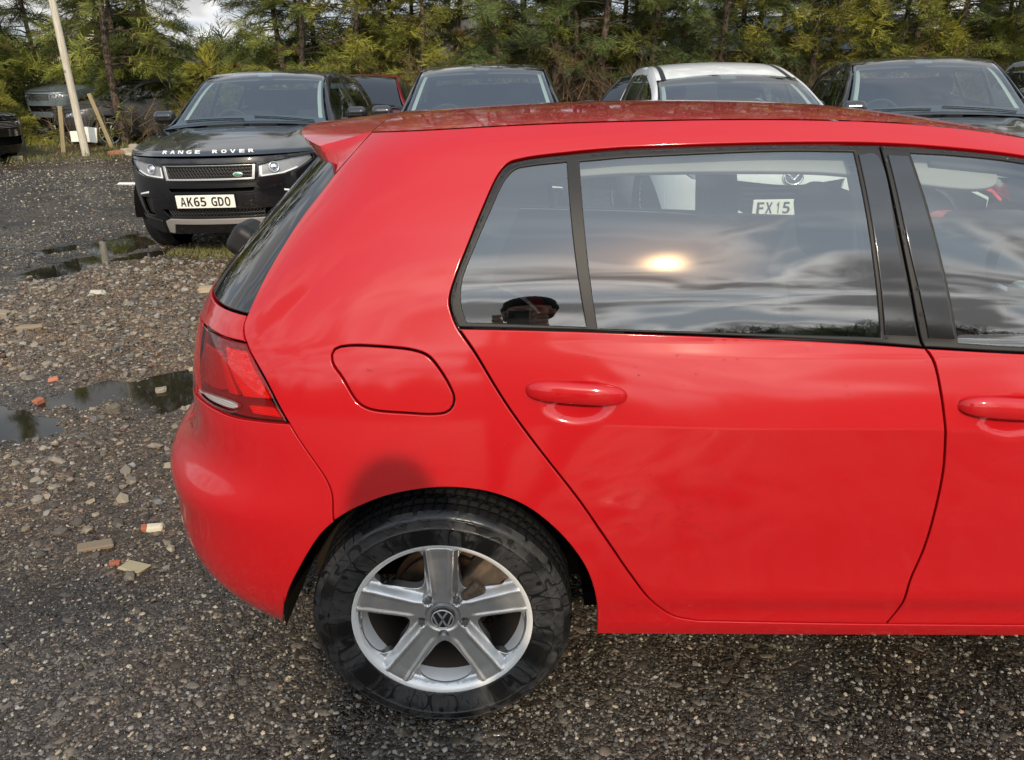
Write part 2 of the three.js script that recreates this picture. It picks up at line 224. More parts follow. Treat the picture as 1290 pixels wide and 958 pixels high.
{ // loose chippings
  const vars = [0, 1, 2].map((v) => { const g = new THREE.IcosahedronGeometry(1, v === 2 ? 1 : 0), p = g.attributes.position, seen = new Map(); for (let i = 0; i < p.count; i++) { const k = [p.getX(i), p.getY(i), p.getZ(i)].map((q) => q.toFixed(3)).join(); if (!seen.has(k)) seen.set(k, rr(.68, 1.2)); const s = seen.get(k); p.setXYZ(i, p.getX(i) * s, p.getY(i) * s, p.getZ(i) * s); } g.computeVertexNormals(); return g; });
  const mat = M({ color: RGB(1, 1, 1), roughness: .5 }), lists = [[], [], []], tint = new THREE.Color();
  const put = (x, z, r, tone) => lists[Math.floor(rnd() * 2.999)].push([x, groundY(x, z) + r * .12, z, r, tone]);
  const tone = () => { const q = rnd(), v = .022 + .30 * Math.pow(rnd(), 2.8); return q < .62 ? [v, v * .93, v * .82] : q < .975 ? [v * 1.35, v * 1.12, v * .80] : [v * 1.3, v * .75, v * .5]; };
  for (let i = 0; i < 110000; i++) { const z = 1.35 - 3.4 * Math.pow(rnd(), 1.25), w = 1.0 + (2.3 - z) * .72, x = .167 + rr(-1, 1) * w; if (x > -.75 && z < .25) continue; put(x, z, .0016 + .0062 * Math.pow(rnd(), 3.2), tone()); }
  for (let i = 0; i < 24000; i++) { const z = -5 - 8.5 * Math.sqrt(rnd()), x = rr(-11.5, -1.5); if (HOL(x, z) > .3) continue; put(x, z, .005 + .014 * Math.pow(rnd(), 2.5), tone().map((v) => v * 1.25)); }
  for (let i = 0; i < 26000; i++) { const z = -1.6 - 5 * rnd(), x = rr(-5.2, -.9); if (HOL(x, z) > .3) continue; put(x, z, .004 + .010 * Math.pow(rnd(), 3), tone()); }
  for (let i = 0; i < 11000; i++) { const x = rr(-4.3, -.9), z = rr(-5.2, .3), k = rubbleAt(x, z); if (rnd() > k * 1.2 || HOL(x, z) > .55) continue; const v = rr(.07, .30) * rr(.7, 1), q = rnd(); put(x, z, .005 + .024 * Math.pow(rnd(), 3.4), q < .86 ? [v * 1.05, v * .88, v * .66] : q < .92 ? [v * 1.0, v * .55, v * .38] : [v * 1.2, v * 1.15, v * 1.05]); }
  lists.forEach((L, k) => { const im = new THREE.InstancedMesh(vars[k], mat, L.length), m = new THREE.Matrix4(), q = new THREE.Quaternion(), e = new THREE.Euler(); L.forEach(([x, y, z, r, c], i) => { q.setFromEuler(e.set(rr(-.4, .4), rr(0, 6.3), rr(-.4, .4))); im.setMatrixAt(i, m.compose(V3(x, y, z), q, V3(r * rr(.8, 1.5), r * rr(.45, .8), r * rr(.7, 1.1)))); im.setColorAt(i, tint.setRGB(...c)); }); im.name = numbered('gravel'); shade(im); tag(im, ['fine loose chippings scattered over the wet gravel', 'small angular stones scattered over the wet gravel', 'rounded little stones scattered over the wet gravel'][k], null, 'loose gravel', 'stuff'); scene.add(im); });
  // stones that can be told apart
  const chunk = (w, h, d, n) => { const g = new RoundedBoxGeometry(w, h, d, 3, Math.min(w, h, d) * .28), p = g.attributes.position; for (let i = 0; i < p.count; i++) { const x = p.getX(i), y = p.getY(i), z = p.getZ(i), k = 1 + .28 * n3(x * 16 + n * 9, y * 16, z * 16) + .10 * n3(x * 60, y * 60 + n, z * 60); p.setXYZ(i, x * k, y * k, z * k); } g.deleteAttribute('normal'); g.deleteAttribute('uv'); g.computeVertexNormals(); return g; };
  const sm = (r, g, b) => M({ color: RGB(r, g, b), roughness: .85 }), place = (name, label, cat, x, z, w, h, d, turn, c) => { const o = part(name, chunk(w, h, d, x * 3 + z), sm(...c), scene); o.position.set(x, groundY(x, z) + h * .22, z); o.rotation.y = turn; tag(o, label, cat); return o; };
  const b = place('brick_piece', 'small cream and orange broken brick lying left of the rear wheel', 'brick', -1.13, -.03, .055, .03, .03, .2, [.55, .50, .38]); part('orange_end', chunk(.022, .026, .028, 4).translate(-.034, 0, 0), sm(.34, .10, .05), b);
  place('plank_piece', 'short white strip lying on the far gravel left of the black crossover', 'board', -5.95, -10.1, .42, .03, .10, .05, [.70, .69, .65]);
  place('flat_stone', 'flat tan stone splinter on dark gravel, lower left of the cream brick', 'stone', -1.29, .08, .11, .016, .05, .35, [.20, .15, .10]);
  place('mortar_lump', 'crumbled pale yellow mortar patch near the bumper', 'stone', -1.10, .20, .10, .014, .055, -.4, [.34, .29, .18]); place('brick_chip', 'orange brick chip beside the crumbled yellow mortar patch', 'brick', -1.17, .18, .034, .016, .02, .3, [.30, .09, .05]);
  place('flat_stone', 'long pale flat stone at the left edge beyond the puddles', 'stone', -3.42, -2.72, .22, .03, .09, -.2, [.27, .22, .15]); place('flat_stone', 'narrow tan slab close to the long pale flat stone at the left edge', 'stone', -2.98, -2.38, .13, .03, .06, .3, [.24, .19, .12]);
  place('brick_chip', 'orange brick chip with white flecks on gravel left of the dark puddle', 'brick', -2.34, -1.50, .05, .022, .04, .6, [.45, .16, .09]); place('brick_chip', 'dull orange brick chip, lowest of those at the left', 'brick', -2.26, -1.22, .05, .03, .04, 1.2, [.32, .11, .06]);
  place('rubble_stone', 'wide tan stone in the middle of the rubble strip', 'stone', -2.15, -3.35, .20, .05, .10, .4, [.34, .27, .18]); place('rubble_stone', 'rounded tan stone close to the hatchback rear glass', 'stone', -1.78, -2.45, .09, .06, .08, .2, [.33, .27, .18]);
  place('rubble_stone', 'pale stone standing in the puddle beside the tail lamp', 'stone', -1.70, -1.38, .055, .05, .05, .5, [.24, .21, .16]); place('rubble_stone', 'broad flat stone across the top of the near puddle', 'stone', -1.62, -1.72, .10, .03, .06, .1, [.36, .32, .24]); place('rubble_stone', 'dark stone at the lower edge of the near puddle', 'stone', -1.80, -1.08, .06, .05, .05, .9, [.13, .11, .08]);
  place('rubble_stone', 'slim pale stone under the nose of the black crossover', 'stone', -2.05, -4.15, .16, .05, .09, .5, [.40, .35, .27]); place('rubble_stone', 'small whitish stone on the gravel between puddle and crossover', 'stone', -3.0, -3.25, .10, .03, .05, .0, [.48, .44, .36]);
}
{ // grass: a tuft before the crossover, rough blades on the verge
  const blade = new THREE.BufferGeometry(); blade.setAttribute('position', new THREE.Float32BufferAttribute([-.5, 0, 0, .5, 0, 0, -.35, .5, .06, .35, .5, .06, 0, 1, .22], 3)); blade.setIndex([0, 1, 2, 2, 1, 3, 2, 3, 4]); blade.computeVertexNormals();
  const mat = M({ color: RGB(1, 1, 1), roughness: .8, transmission: .3, thickness: 0, side: THREE.DoubleSide });
  const field = (name, label, n, fn) => { const im = new THREE.InstancedMesh(blade, mat, n), m = new THREE.Matrix4(), q = new THREE.Quaternion(), c = new THREE.Color(); for (let i = 0; i < n; i++) { const [x, z, h] = fn(); q.setFromEuler(new THREE.Euler(rr(-.7, .7), rr(0, 6.3), rr(-.6, .6))); im.setMatrixAt(i, m.compose(V3(x, groundY(x, z) - .004, z), q, V3(rr(.004, .008) * (h > .1 ? 2 : 1), h, h))); const k = rnd(); im.setColorAt(i, c.setRGB(lerp(.10, .30, k), lerp(.13, .25, k), lerp(.03, .08, k))); } im.name = numbered(name); shade(im); scene.add(im); tag(im, label, null, null, 'stuff'); };
  field('grass', 'tuft of yellowing grass on the ground before the black crossover', 2600, () => { const a = rr(0, 6.3), r = Math.sqrt(rnd()), u = Math.cos(a) * r, v = Math.sin(a) * r; return [-2.35 + u * .80 + .15 * v, -4.78 + v * .34, rr(.03, .10) * (1.15 - r * .5)]; });
  field('grass', 'rough grass along the earth verge under the trees', 7000, () => { for (let k = 0; ; k++) { const x = rr(-14, -4.5), z = rr(-19, -12.6); if (k > 30 || (vergeAt(x, z) > .4 && fbm2(x * .7 + 5, z * .7, 4) > rr(-.05, .25))) return [x, z, rr(.04, .14)]; } });
}
// ------------------------------------------------------------ materials shared by the cars
const paint = (r, g, b, o = {}) => M({ color: RGB(r, g, b), roughness: .42, metalness: 0, specularIntensity: .25, clearcoat: 1, clearcoatRoughness: .03, ...o });
const MAT = {
  red: paint(.445, .0050, .0085, { clearcoatRoughness: .08 }), black: paint(.006, .006, .0075, { roughness: .3 }), trim: M({ color: RGB(.013, .0125, .0125), roughness: .5, specularIntensity: .7 }), gloss: M({ color: RGB(.012, .012, .013), roughness: .12, clearcoat: 1, clearcoatRoughness: .04 }),
  liner: M({ color: RGB(.020, .015, .010), roughness: .95, specularIntensity: .2 }), rubber: M({ color: RGB(.012, .012, .012), roughness: .8 }), shell: M({ color: RGB(.004, .004, .004), roughness: 1, specularIntensity: .15 }), cabin: M({ color: RGB(.032, .032, .034), roughness: .75 }), seat: M({ color: RGB(.022, .022, .025), roughness: .95, sheen: .4 }), lining: M({ color: RGB(.20, .20, .19), roughness: .95 }),
  pane: M({ color: RGB(.80, .86, .84), transmission: 1, thickness: 0, roughness: .012, ior: 2.3 }), screen: M({ color: RGB(.66, .76, .74), transmission: 1, thickness: 0, roughness: .012, ior: 2.35 }), dark_glass: M({ color: RGB(.010, .011, .012), roughness: .03, ior: 1.7 }),
  chrome: M({ color: RGB(.85, .85, .86), metalness: 1, roughness: .14 }), silver: M({ color: RGB(.60, .60, .60), metalness: .75, roughness: .34, clearcoat: .6, clearcoatRoughness: .2 }), steel: M({ color: RGB(.25, .24, .23), metalness: .8, roughness: .45 }), rust: M({ color: RGB(.11, .062, .034), roughness: .9, metalness: .2 }),
  lens_clear: M({ color: RGB(.97, .98, 1), transmission: 1, thickness: 0, roughness: .015, ior: 1.5 }), lens_red: M({ color: RGB(1, .30, .27), transmission: 1, thickness: 0, roughness: .02, ior: 1.55 }),
  plate: M({ color: RGB(.80, .79, .71), roughness: .4 }), ink: M({ color: RGB(.012, .012, .012), roughness: .5 }),
};
// ------------------------------------------------------------ wheels and tyres
const sideWet = (() => { // sidewall: dry grey film broken by dark wet veins
  const f = (u, v) => { const a = tfbm(u, v, 4, 4), r = Math.abs(tfbm(u + .37, v + .11, 7, 2)), r2 = Math.abs(tfbm(u + .71, v + .43, 13, 2)); return clamp(smooth(-.42, .12, a) * (1 - .95 * smooth(.085, .03, r)) * (1 - .7 * smooth(.05, .015, r2))) * (.75 + .4 * tfbm(u, v, 30, 2)); };
  return { c: dataTex(512, (u, v) => { const k = f(u, v); return [.010 + .036 * k, .010 + .035 * k, .0105 + .034 * k]; }, {}), r: dataTex(512, (u, v) => .22 + .6 * f(u, v)), b: dataTex(512, (u, v) => f(u, v)) };
})();
MAT.tyre = M({ color: RGB(.75, .75, .75), map: sideWet.c, roughnessMap: sideWet.r, roughness: 1, bumpMap: sideWet.b, bumpScale: .0007 });
MAT.tread = M({ color: RGB(.014, .014, .015), roughness: .32 });
function tyreGeo(R, bead, w, n = 150) { // z = 0 is the wheel's outer face, +z outwards
  const prof = [[bead - .004, -.012], [bead, .000], [bead + .004, .0035], [bead + .012, .006], [lerp(bead, R, .35), .0125], [lerp(bead, R, .50), .0143], [lerp(bead, R, .545), .0165], [lerp(bead, R, .60), .0143], [lerp(bead, R, .74), .0118], [lerp(bead, R, .765), .0128], [lerp(bead, R, .79), .0098], [lerp(bead, R, .84), .006], [lerp(bead, R, .93), -.004]], P = [];
  for (const [r, z] of prof) P.push(new THREE.Vector2(r, z));
  const c = new THREE.SplineCurve(P).getPoints(n > 100 ? 50 : 18);
  const side = new THREE.LatheGeometry(c, n); side.rotateX(Math.PI / 2);
  { const uv = side.attributes.uv; for (let i = 0; i < uv.count; i++) uv.setXY(i, uv.getX(i) * 3, uv.getY(i) * .28); }
  const inner = side.clone(); { const p = inner.attributes.position, m = inner.attributes.normal; for (let i = 0; i < p.count; i++) { p.setZ(i, -w - p.getZ(i)); m.setZ(i, -m.getZ(i)); } }
  const e = R - lerp(bead, R, .93);
  const NB = 76, tread = grid((u, v) => { const th = u * 2 * Math.PI, z = lerp(-.004, -w + .004, v), q = Math.abs(v - .5) * 2, out = R - e * Math.pow(q, 7); const k = (u * NB + (q > .45 ? 0 : .5) + (v - .5) * .8) % 1; let d = 0; if (q < .93) { if (k < .16) d = .0075; for (const c of [.30, .70]) if (Math.abs(q - c) < .035) d = .008; } else if (k < .16) d = .005; const r = out - d; return [Math.cos(th) * r, Math.sin(th) * r, z]; }, n > 100 ? NB * 10 : NB * 4, n > 100 ? 36 : 10);
  return { side: merge([side, inner]), tread };
}
function rimSurface() {
  const h = (x, y) => {
    const r = Math.hypot(x, y), th = Math.atan2(y, x), k = Math.round((th - Math.PI / 2) / (Math.PI * .4)), d = th - Math.PI / 2 - k * Math.PI * .4, l = Math.abs(r * Math.sin(d)), a = r * Math.cos(d);
    const w = lerp(.0225, .0315, clamp((a - .05) / .15)), top = -.006 - .012 * smooth(.20, .05, r) + .004 * smooth(.17, .205, r);
    let z = top - .022 * smooth(w - .001, w + .014, l) * smooth(.03, .075, r) * (1 - .75 * smooth(.196, .206, r)) + .003 * smooth(w - .013, w - .005, l) * smooth(w + .004, w - .003, l) * smooth(.06, .085, r);
    z -= .004 * smooth(.045, .038, r);
    const gk = Math.round((th + Math.PI / 2) / (Math.PI * .4)) * Math.PI * .4 - Math.PI / 2, bx = x - .056 * Math.cos(gk), by = y - .056 * Math.sin(gk);
    z -= .016 * smooth(.0145, .0115, Math.hypot(bx, by)); return z;
  };
  return surf((x, y) => [x, y, h(x, y)], 0, 8e-4);
}
const rimS = rimSurface();
function spokedRim() {
  const holes = [];
  for (let k = 0; k < 5; k++) { const g = -Math.PI / 2 + k * Math.PI * .4, pts = []; const add = (a, t) => pts.push([a * Math.cos(g) - t * Math.sin(g), a * Math.sin(g) + t * Math.cos(g)]);
    const wl = .0415, e = (a) => a * .7265 - wl / .809; add(.088, 0); add(.091, .009); add(.102, e(.102) - .001); for (const a of [.115, .13, .145]) add(a, e(a)); add(.158, e(.158) - .001); add(.170, e(.170) - .007); add(.183, .062); add(.193, .040); add(.1975, .020); add(.199, 0); const m = pts.length; for (let i = m - 2; i > 0; i--) { const p = pts[i], c = Math.cos(2 * g), s = Math.sin(2 * g); pts.push([p[0] * c + p[1] * s, p[0] * s - p[1] * c]); } pts.push(pts[0]); holes.push([pts]); }
  const circ = []; for (let i = 0; i <= 120; i++) circ.push([.2065 * Math.cos(i / 60 * Math.PI), .2065 * Math.sin(i / 60 * Math.PI)]);
  const face = panel(rimS, [circ], { cell: .0034, r: .002, depth: .024, holes, step: .004, gap: 0 });
  const bar = [[.2025, -.006], [.209, -.001], [.2165, .001], [.2195, -.002], [.2185, -.008], [.213, -.012]].map((p) => new THREE.Vector2(...p));
  const lip = new THREE.LatheGeometry(new THREE.SplineCurve(bar).getPoints(24), 120); lip.rotateX(Math.PI / 2);
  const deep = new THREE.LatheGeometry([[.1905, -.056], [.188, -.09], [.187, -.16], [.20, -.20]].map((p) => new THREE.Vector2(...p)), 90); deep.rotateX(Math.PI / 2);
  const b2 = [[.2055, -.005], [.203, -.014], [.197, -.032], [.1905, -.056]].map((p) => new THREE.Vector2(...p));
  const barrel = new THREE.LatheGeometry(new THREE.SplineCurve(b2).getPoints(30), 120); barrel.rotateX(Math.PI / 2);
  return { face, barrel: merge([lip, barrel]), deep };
}
function roundel() { // ring with the two stacked letters of the badge
  const g = [new THREE.TorusGeometry(.0262, .0018, 8, 48)], s = (a, b, w = .0042) => { const dx = b[0] - a[0], dy = b[1] - a[1], l = Math.hypot(dx, dy); g.push(box(l, w, .003, { r: [0, 0, Math.atan2(dy, dx)], t: [(a[0] + b[0]) / 2, (a[1] + b[1]) / 2, .0005] })); };
  s([-.0115, .0215], [-.0005, .0035]); s([.0115, .0215], [.0005, .0035]); s([-.0225, .0105], [-.0105, -.0215]); s([-.0105, -.0215], [0, -.0015]); s([0, -.0015], [.0105, -.0215]); s([.0105, -.0215], [.0225, .0105]);
  return merge(g);
}
const hatchWheel = (() => { const { face, barrel, deep } = spokedRim(), ty = tyreGeo(.314, .216, .205); return { face, barrel, deep, ty, badge: roundel() }; })();
function addHatchWheel(parent, x, z, dir, spin = 0) {
  const w = sub('wheel', parent, [x, .308, z]); w.rotation.set(0, dir > 0 ? 0 : Math.PI, 0);
  const H = hatchWheel; part('tyre', H.ty.side, MAT.tyre, w); part('tread', H.ty.tread, MAT.tread, w);
  const r = part('rim', H.face, MAT.rim, w); r.rotation.z = spin; part('rim_barrel', H.barrel, MAT.barrel, w); part('barrel_dust', H.deep, MAT.dustShade, w);
  part('hub_cap', cyl(.029, .031, .012, 40, { r: [Math.PI / 2, 0, 0], t: [0, 0, -.016] }), MAT.gloss, w);
  part('emblem', H.badge.clone().translate(0, 0, -.0095), MAT.silver, w);
  for (let k = 0; k < 5; k++) { const g = -Math.PI / 2 + k * Math.PI * .4 + spin; part('wheel_bolt', merge([cyl(.0082, .0088, .012, 6, { r: [Math.PI / 2, 0, 0], t: [.056 * Math.cos(g), .056 * Math.sin(g), -.024] }), cyl(.004, .004, .002, 8, { r: [Math.PI / 2, 0, 0], t: [.056 * Math.cos(g), .056 * Math.sin(g), -.0172] })]), k ? MAT.steel : MAT.silver, w); }
  part('brake_disc', merge([cyl(.122, .122, .012, 60, { r: [Math.PI / 2, 0, 0], t: [0, 0, -.105] }), cyl(.075, .078, .05, 40, { r: [Math.PI / 2, 0, 0], t: [0, 0, -.08] })]), MAT.disc, w);
  part('dust_shield', cyl(.132, .132, .004, 48, { r: [Math.PI / 2, 0, 0], t: [0, 0, -.135] }), MAT.rust, w);
  part('brake_caliper', merge([rbox(.075, .13, .07, .014, { r: [0, 0, -.75 * dir], t: [.098 * dir, .085, -.075] }), rbox(.04, .06, .08, .01, { r: [0, 0, -.75 * dir], t: [.075 * dir, .06, -.06] }), cyl(.012, .012, .09, 10, { r: [Math.PI / 2, 0, 0], t: [.12 * dir, .055, -.07] })]), MAT.caliper, w);
  return w;
}
{ const dirt = dataTex(512, (u, v) => { const k = .90 + .10 * smooth(-.3, .4, tfbm(u, v, 6, 5)); return [.68 * k, .675 * k, .665 * k]; });
  dirt.repeat.set(3, 3); MAT.rim = M({ color: RGB(1, 1, 1), map: dirt, metalness: .82, roughness: .30, clearcoat: .5, clearcoatRoughness: .15 });
  MAT.dustShade = M({ color: RGB(.060, .047, .036), roughness: .8 });  // deep barrel band: shade inside the wheel put into the colour, with brake dust
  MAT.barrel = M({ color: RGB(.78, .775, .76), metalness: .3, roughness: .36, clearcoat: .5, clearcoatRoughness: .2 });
  const rs = dataTex(256, (u, v) => { const k = smooth(-.3, .35, tfbm(u, v, 7, 5)); return [lerp(.045, .10, k), lerp(.036, .058, k), lerp(.026, .034, k)]; }); MAT.disc = M({ color: RGB(.9, .9, .9), map: rs, metalness: .5, roughness: .55 });
  const cs = dataTex(256, (u, v) => { const k = smooth(-.3, .35, tfbm(u, v, 3, 5)); return [lerp(.06, .12, k), lerp(.044, .078, k), lerp(.03, .048, k)]; }); MAT.caliper = M({ color: RGB(1, 1, 1), map: cs, roughness: .85 }); }

// ------------------------------------------------------------ the red hatchback; world axes are its own: x forward, z towards the camera, rear hub at x = 0
const secSill = spline([.24, .275, .30, .328], [.84, .853, .863, .870]);
const secLow = spline([.328, .35, .37, .392, .45, .60, .75, .84], [.870, .8715, .875, .8815, .8865, .8945, .8990, .9000]);
const secMid = spline([.84, .88, .93, .985], [.9000, .8892, .8745, .8555]);
const secShoulder = spline([.985, 1.012], [.8555, .8425]);
const secTop = spline([1.012, 1.05, 1.07, 1.12, 1.17, 1.22, 1.27, 1.32, 1.37, 1.40, 1.43], [.8425, .8336, .8284, .8136, .7945, .7735, .749, .7205, .688, .6635, .6275]);
const secDoor = (y) => y < .328 ? secSill(y) : y < .84 ? secLow(y) : y < .985 ? secMid(y) : y < 1.012 ? secShoulder(y) : secTop(y);
const secRear = spline([.15, .25, .35, .45, .56, .66, .74, .82, .90, .97, 1.03, 1.10, 1.20, 1.30, 1.36, 1.40, 1.43], [.80, .846, .872, .888, .896, .895, .889, .878, .862, .8455, .828, .807, .769, .718, .678, .646, .608]);
const X0 = .4, X1 = 2.0, roofC = spline([-.45, -.25, -.05, .16, .4, .63, .86, 1.08, 1.28, 1.5, 1.75, 2.0, 2.2], [1.390, 1.420, 1.435, 1.447, 1.456, 1.460, 1.458, 1.446, 1.419, 1.366, 1.272, 1.15, 1.04]);
const roofE = (x) => roofC(x) - .022;
const rearX = spline([.15, .22, .29, .36, .45, .54, .612, .662, .705, .80, .90, .97, 1.05, 1.13, 1.2, 1.3, 1.4, 1.45], [-.71, -.735, -.765, -.80, -.815, -.814, -.808, -.762, -.733, -.722, -.705, -.682, -.628, -.557, -.49, -.392, -.295, -.25]);
const noseX = spline([.2, .35, .55, .68, .80, .95], [3.40, 3.46, 3.475, 3.44, 3.33, 3.1]);
const rearEnd = endCurve(6, 2.1, 1.17, .86), noseEnd = endCurve(3.6, 2.0, 1.45, .86);
function widthAt(x, y) { const e = y < 1 ? y : 1 + (y - 1) * .43 / Math.max(.05, roofE(x) - 1), k = smooth(.15, .75, x); return secRear(e) * (1 - k) + secDoor(e) * k; }
const cup = (s, y) => { let d = 0; for (const [hx, hy] of [[.30, .887], [1.205, .864]]) { const q = ((s - hx) / .090) ** 2 + ((y - hy) / .047) ** 2; if (q < 1) d += .027 * Math.pow(1 - q, 2.2); } return d; };
function hatchP(s, y) {
  if (s < X0) { const [u, g] = rearEnd(X0 - s), x = X0 - u * (X0 - rearX(y)); let w = widthAt(x, y) * g; if (y < .36) { const t = smooth(-.2, -.5, x) * Math.pow((.36 - y) / .14, 2) * .035; return [x + t * .6 * u, y, w - t * g]; } return [x, y, w - cup(s, y)]; }
  if (s > X1) { const [u, g] = noseEnd(s - X1), x = X1 + u * (noseX(y) - X1); return [x, y, widthAt(x, y) * g]; }
  return [s, y, widthAt(s, y) - cup(s, y)];
}
const HS = surf(hatchP), at = (d) => surf(hatchP, d);
const edgeY = (s) => { let y = 1.4; for (let i = 0; i < 12; i++) y = roofE(hatchP(s, y)[0]); return y; };
const OUT = {
  roofEdge: [2.1, 1.95, 1.8, 1.6, 1.4, 1.2, 1, .8, .6, .4, .2, 0, -.15, -.3, -.42, -.5, -.546].map((s) => [s, edgeY(s)]),
  arch: [[-.205, .612], [-.174, .643], [-.121, .674], [-.035, .695], [.037, .698], [.117, .686], [.198, .653], [.262, .602], [.311, .537], [.344, .467], [.363, .383], [.369, .277]],
  win: [[.012, 1.037], [-.005, 1.057], [-.027, 1.092], [-.030, 1.136], [-.025, 1.195], [-.017, 1.267], [-.003, 1.329], [.017, 1.350], [.058, 1.359], [.222, 1.372], [.503, 1.385], [.723, 1.391], [.930, 1.390]],
  winF: [[.930, 1.390], [1.092, 1.380], [1.237, 1.364], [1.45, 1.32], [1.7, 1.235], [2.0, 1.095], [2.08, 1.03]],
  belt: [[.012, 1.037], [.335, 1.031], [.655, 1.021], [.914, 1.009], [1.015, 1.002]], beltF: [[1.015, 1.002], [1.217, .992], [1.6, .982], [2.08, .975]],
  shutR: [[.012, 1.037], [.066, .984], [.146, .878], [.237, .762], [.333, .639], [.428, .484], [.489, .395], [.543, .346], [.606, .329]],
  shutF: [[1.015, 1.002], [1.032, .977], [1.051, .906], [1.065, .833], [1.079, .748], [1.084, .649], [1.083, .542], [1.072, .454], [1.068, .365], [1.050, .318]],
  qglass: [[.03, 1.050], [.008, 1.082], [-.008, 1.13], [-.003, 1.19], [.009, 1.258], [.025, 1.318], [.046, 1.338], [.09, 1.345], [.210, 1.353]],
  frit: [[.218, 1.329], [.134, 1.321], [.096, 1.281], [.073, 1.209], [.060, 1.144], [.062, 1.115], [.088, 1.071], [.111, 1.049]],
  dglass: [[[.338, 1.039], [.256, 1.354]], [[.256, 1.354], [.502, 1.367], [.722, 1.375], [.873, 1.374]], [[.873, 1.374], [.922, 1.023]], [[.922, 1.023], [.624, 1.032], [.338, 1.039]]],
  fglass: [[[.996, 1.371], [1.09, 1.366], [1.237, 1.350], [1.45, 1.304], [1.7, 1.215], [1.92, 1.11], [1.99, 1.04]], [[1.99, 1.04], [1.98, 1.0], [1.6, 1.0], [1.218, 1.006], [1.087, 1.013]]],
  flap: [[-.262, .980], [-.258, .992], [-.231, .999], [-.150, .999], [-.074, .992], [-.041, .981], [-.011, .954], [.014, .921], [.026, .896], [.023, .877], [.010, .866], [-.015, .862], [-.076, .864], [-.159, .871], [-.187, .885], [-.226, .933], [-.255, .963], [-.262, .980]],
  lampEdge: [[-.492, .985], [-.419, .924], [-.342, .829]],
};
const rev = (a) => [...a].reverse();
const hatch = thing('hatchback', 'bright red five-door hatchback with silver five-spoke alloy wheel, closest car in the car park', 'car');
{
  const C = { cell: .02 }, both = (name, geo, mat, parent = hatch, label) => { const a = part(name, geo, mat, parent); const b = part(name, mirrorZ(a.geometry), mat, parent); if (label) a.userData.label = label; return a; };
  // side frame: cant rail, rear pillar, quarter panel, sill
  both('body_side', panel(HS, [OUT.roofEdge, [[-.546, edgeY(-.546)], [-.556, 1.386], [-.574, 1.321]], [[-.574, 1.321], [-.574, 1.288], [-.577, 1.232], [-.560, 1.144], [-.531, 1.037]], [[-.531, 1.037], [-.526, 1.018], [-.501, .991], [-.492, .985]], OUT.lampEdge, [[-.342, .829], [-.297, .765], [-.244, .691], [-.205, .612]], OUT.arch, [[.369, .277], [.73, .273], [2.05, .265]], [[2.05, .265], [2.05, .31]], [[2.05, .31], [1.05, .318], [.606, .329]], rev(OUT.shutR), [...OUT.win, ...OUT.winF.slice(1)], [[2.08, 1.03], [2.1, edgeY(2.1)]]], { ...C, holes: [[OUT.flap]] }), MAT.red);
  both('fuel_flap', panel(HS, [OUT.flap], { cell: .02 }), MAT.red);
  const rd = both('rear_door', panel(HS, [OUT.shutR, [[.606, .329], [1.05, .318]], rev(OUT.shutF), rev(OUT.belt)], { cell: .0085 }), MAT.red);
  const fd = both('front_door', panel(HS, [OUT.shutF, [[1.05, .318], [2.04, .31]], [[2.04, .31], [2.06, .6], [2.08, .8], [2.08, .975]], rev(OUT.beltF)], { cell: .0115 }), MAT.red);
  // handles: a grip that stands off the door over a dished recess
  const grip = (x0, x1, yc, tilt, u0, u1) => grid((w, v) => { const u = lerp(u0, u1, w), t = u * 2 - 1, cut = (u0 > 0 ? smooth(0, .035, w) : 1) * (u1 < 1 ? smooth(1, .93, w) : 1), e = (Math.pow(1 - Math.pow(Math.abs(t), 4.2), .5) * .98 + .02) * lerp(.94, 1, cut), a = v * 2 * Math.PI, s = lerp(x0, x1, u), y = yc + tilt * t, dep = .006 + .025 * Math.pow(1 - t ** 4, .6), sq = Math.sin(a), p = HS.P(s, y + .0215 * e * Math.sign(sq) * Math.pow(Math.abs(sq), .8) - .002), n = HS.N(s, y + .06); p[2] += cup(s, p[1]); const o = dep - .011 + .0115 * e * Math.cos(a) - .004 * smooth(.2, -.9, sq) * Math.cos(a) * e; return [p[0] + n[0] * o, p[1] + n[1] * o, p[2] + n[2] * o]; }, 40, 28);
  for (const [x0, x1, y] of [[.180, .408, .911], [1.082, 1.310, .886]]) { both('door_handle', grip(x0, x1, y, -.006, 0, 1), MAT.red); }
  // black window frames with their panes
  both('window_frame', panel(at(-.002), [OUT.win, [[.930, 1.390], [.963, 1.198], [1.008, 1.014], [1.015, 1.002]], rev(OUT.belt)], { cell: .016, r: .003, gap: .0018, holes: [[OUT.qglass, [[.210, 1.353], [.307, 1.042]], [[.307, 1.042], [.03, 1.050]]], OUT.dglass] }), MAT.trim);
  both('window_frame', panel(at(-.002), [OUT.winF, [[2.08, 1.03], [2.08, .975]], rev(OUT.beltF), [[1.015, 1.002], [1.008, 1.014], [.963, 1.198], [.930, 1.390]]], { cell: .016, r: .003, gap: .0018, holes: [OUT.fglass] }), MAT.trim);
  both('pillar_trim', panel(at(.0015), [[[.880, 1.371], [.922, 1.371], [.955, 1.198], [1.001, 1.022]], [[1.001, 1.022], [.929, 1.025]], [[.929, 1.025], [.880, 1.371]]], { cell: .02, r: .002, depth: .006 }), MAT.gloss);
  both('pillar_trim', panel(at(.0015), [[[.941, 1.371], [.988, 1.369]], [[.988, 1.369], [1.079, 1.016]], [[1.079, 1.016], [1.020, 1.018]], [[1.020, 1.018], [.972, 1.198], [.941, 1.371]]], { cell: .02, r: .002, depth: .006 }), MAT.gloss);
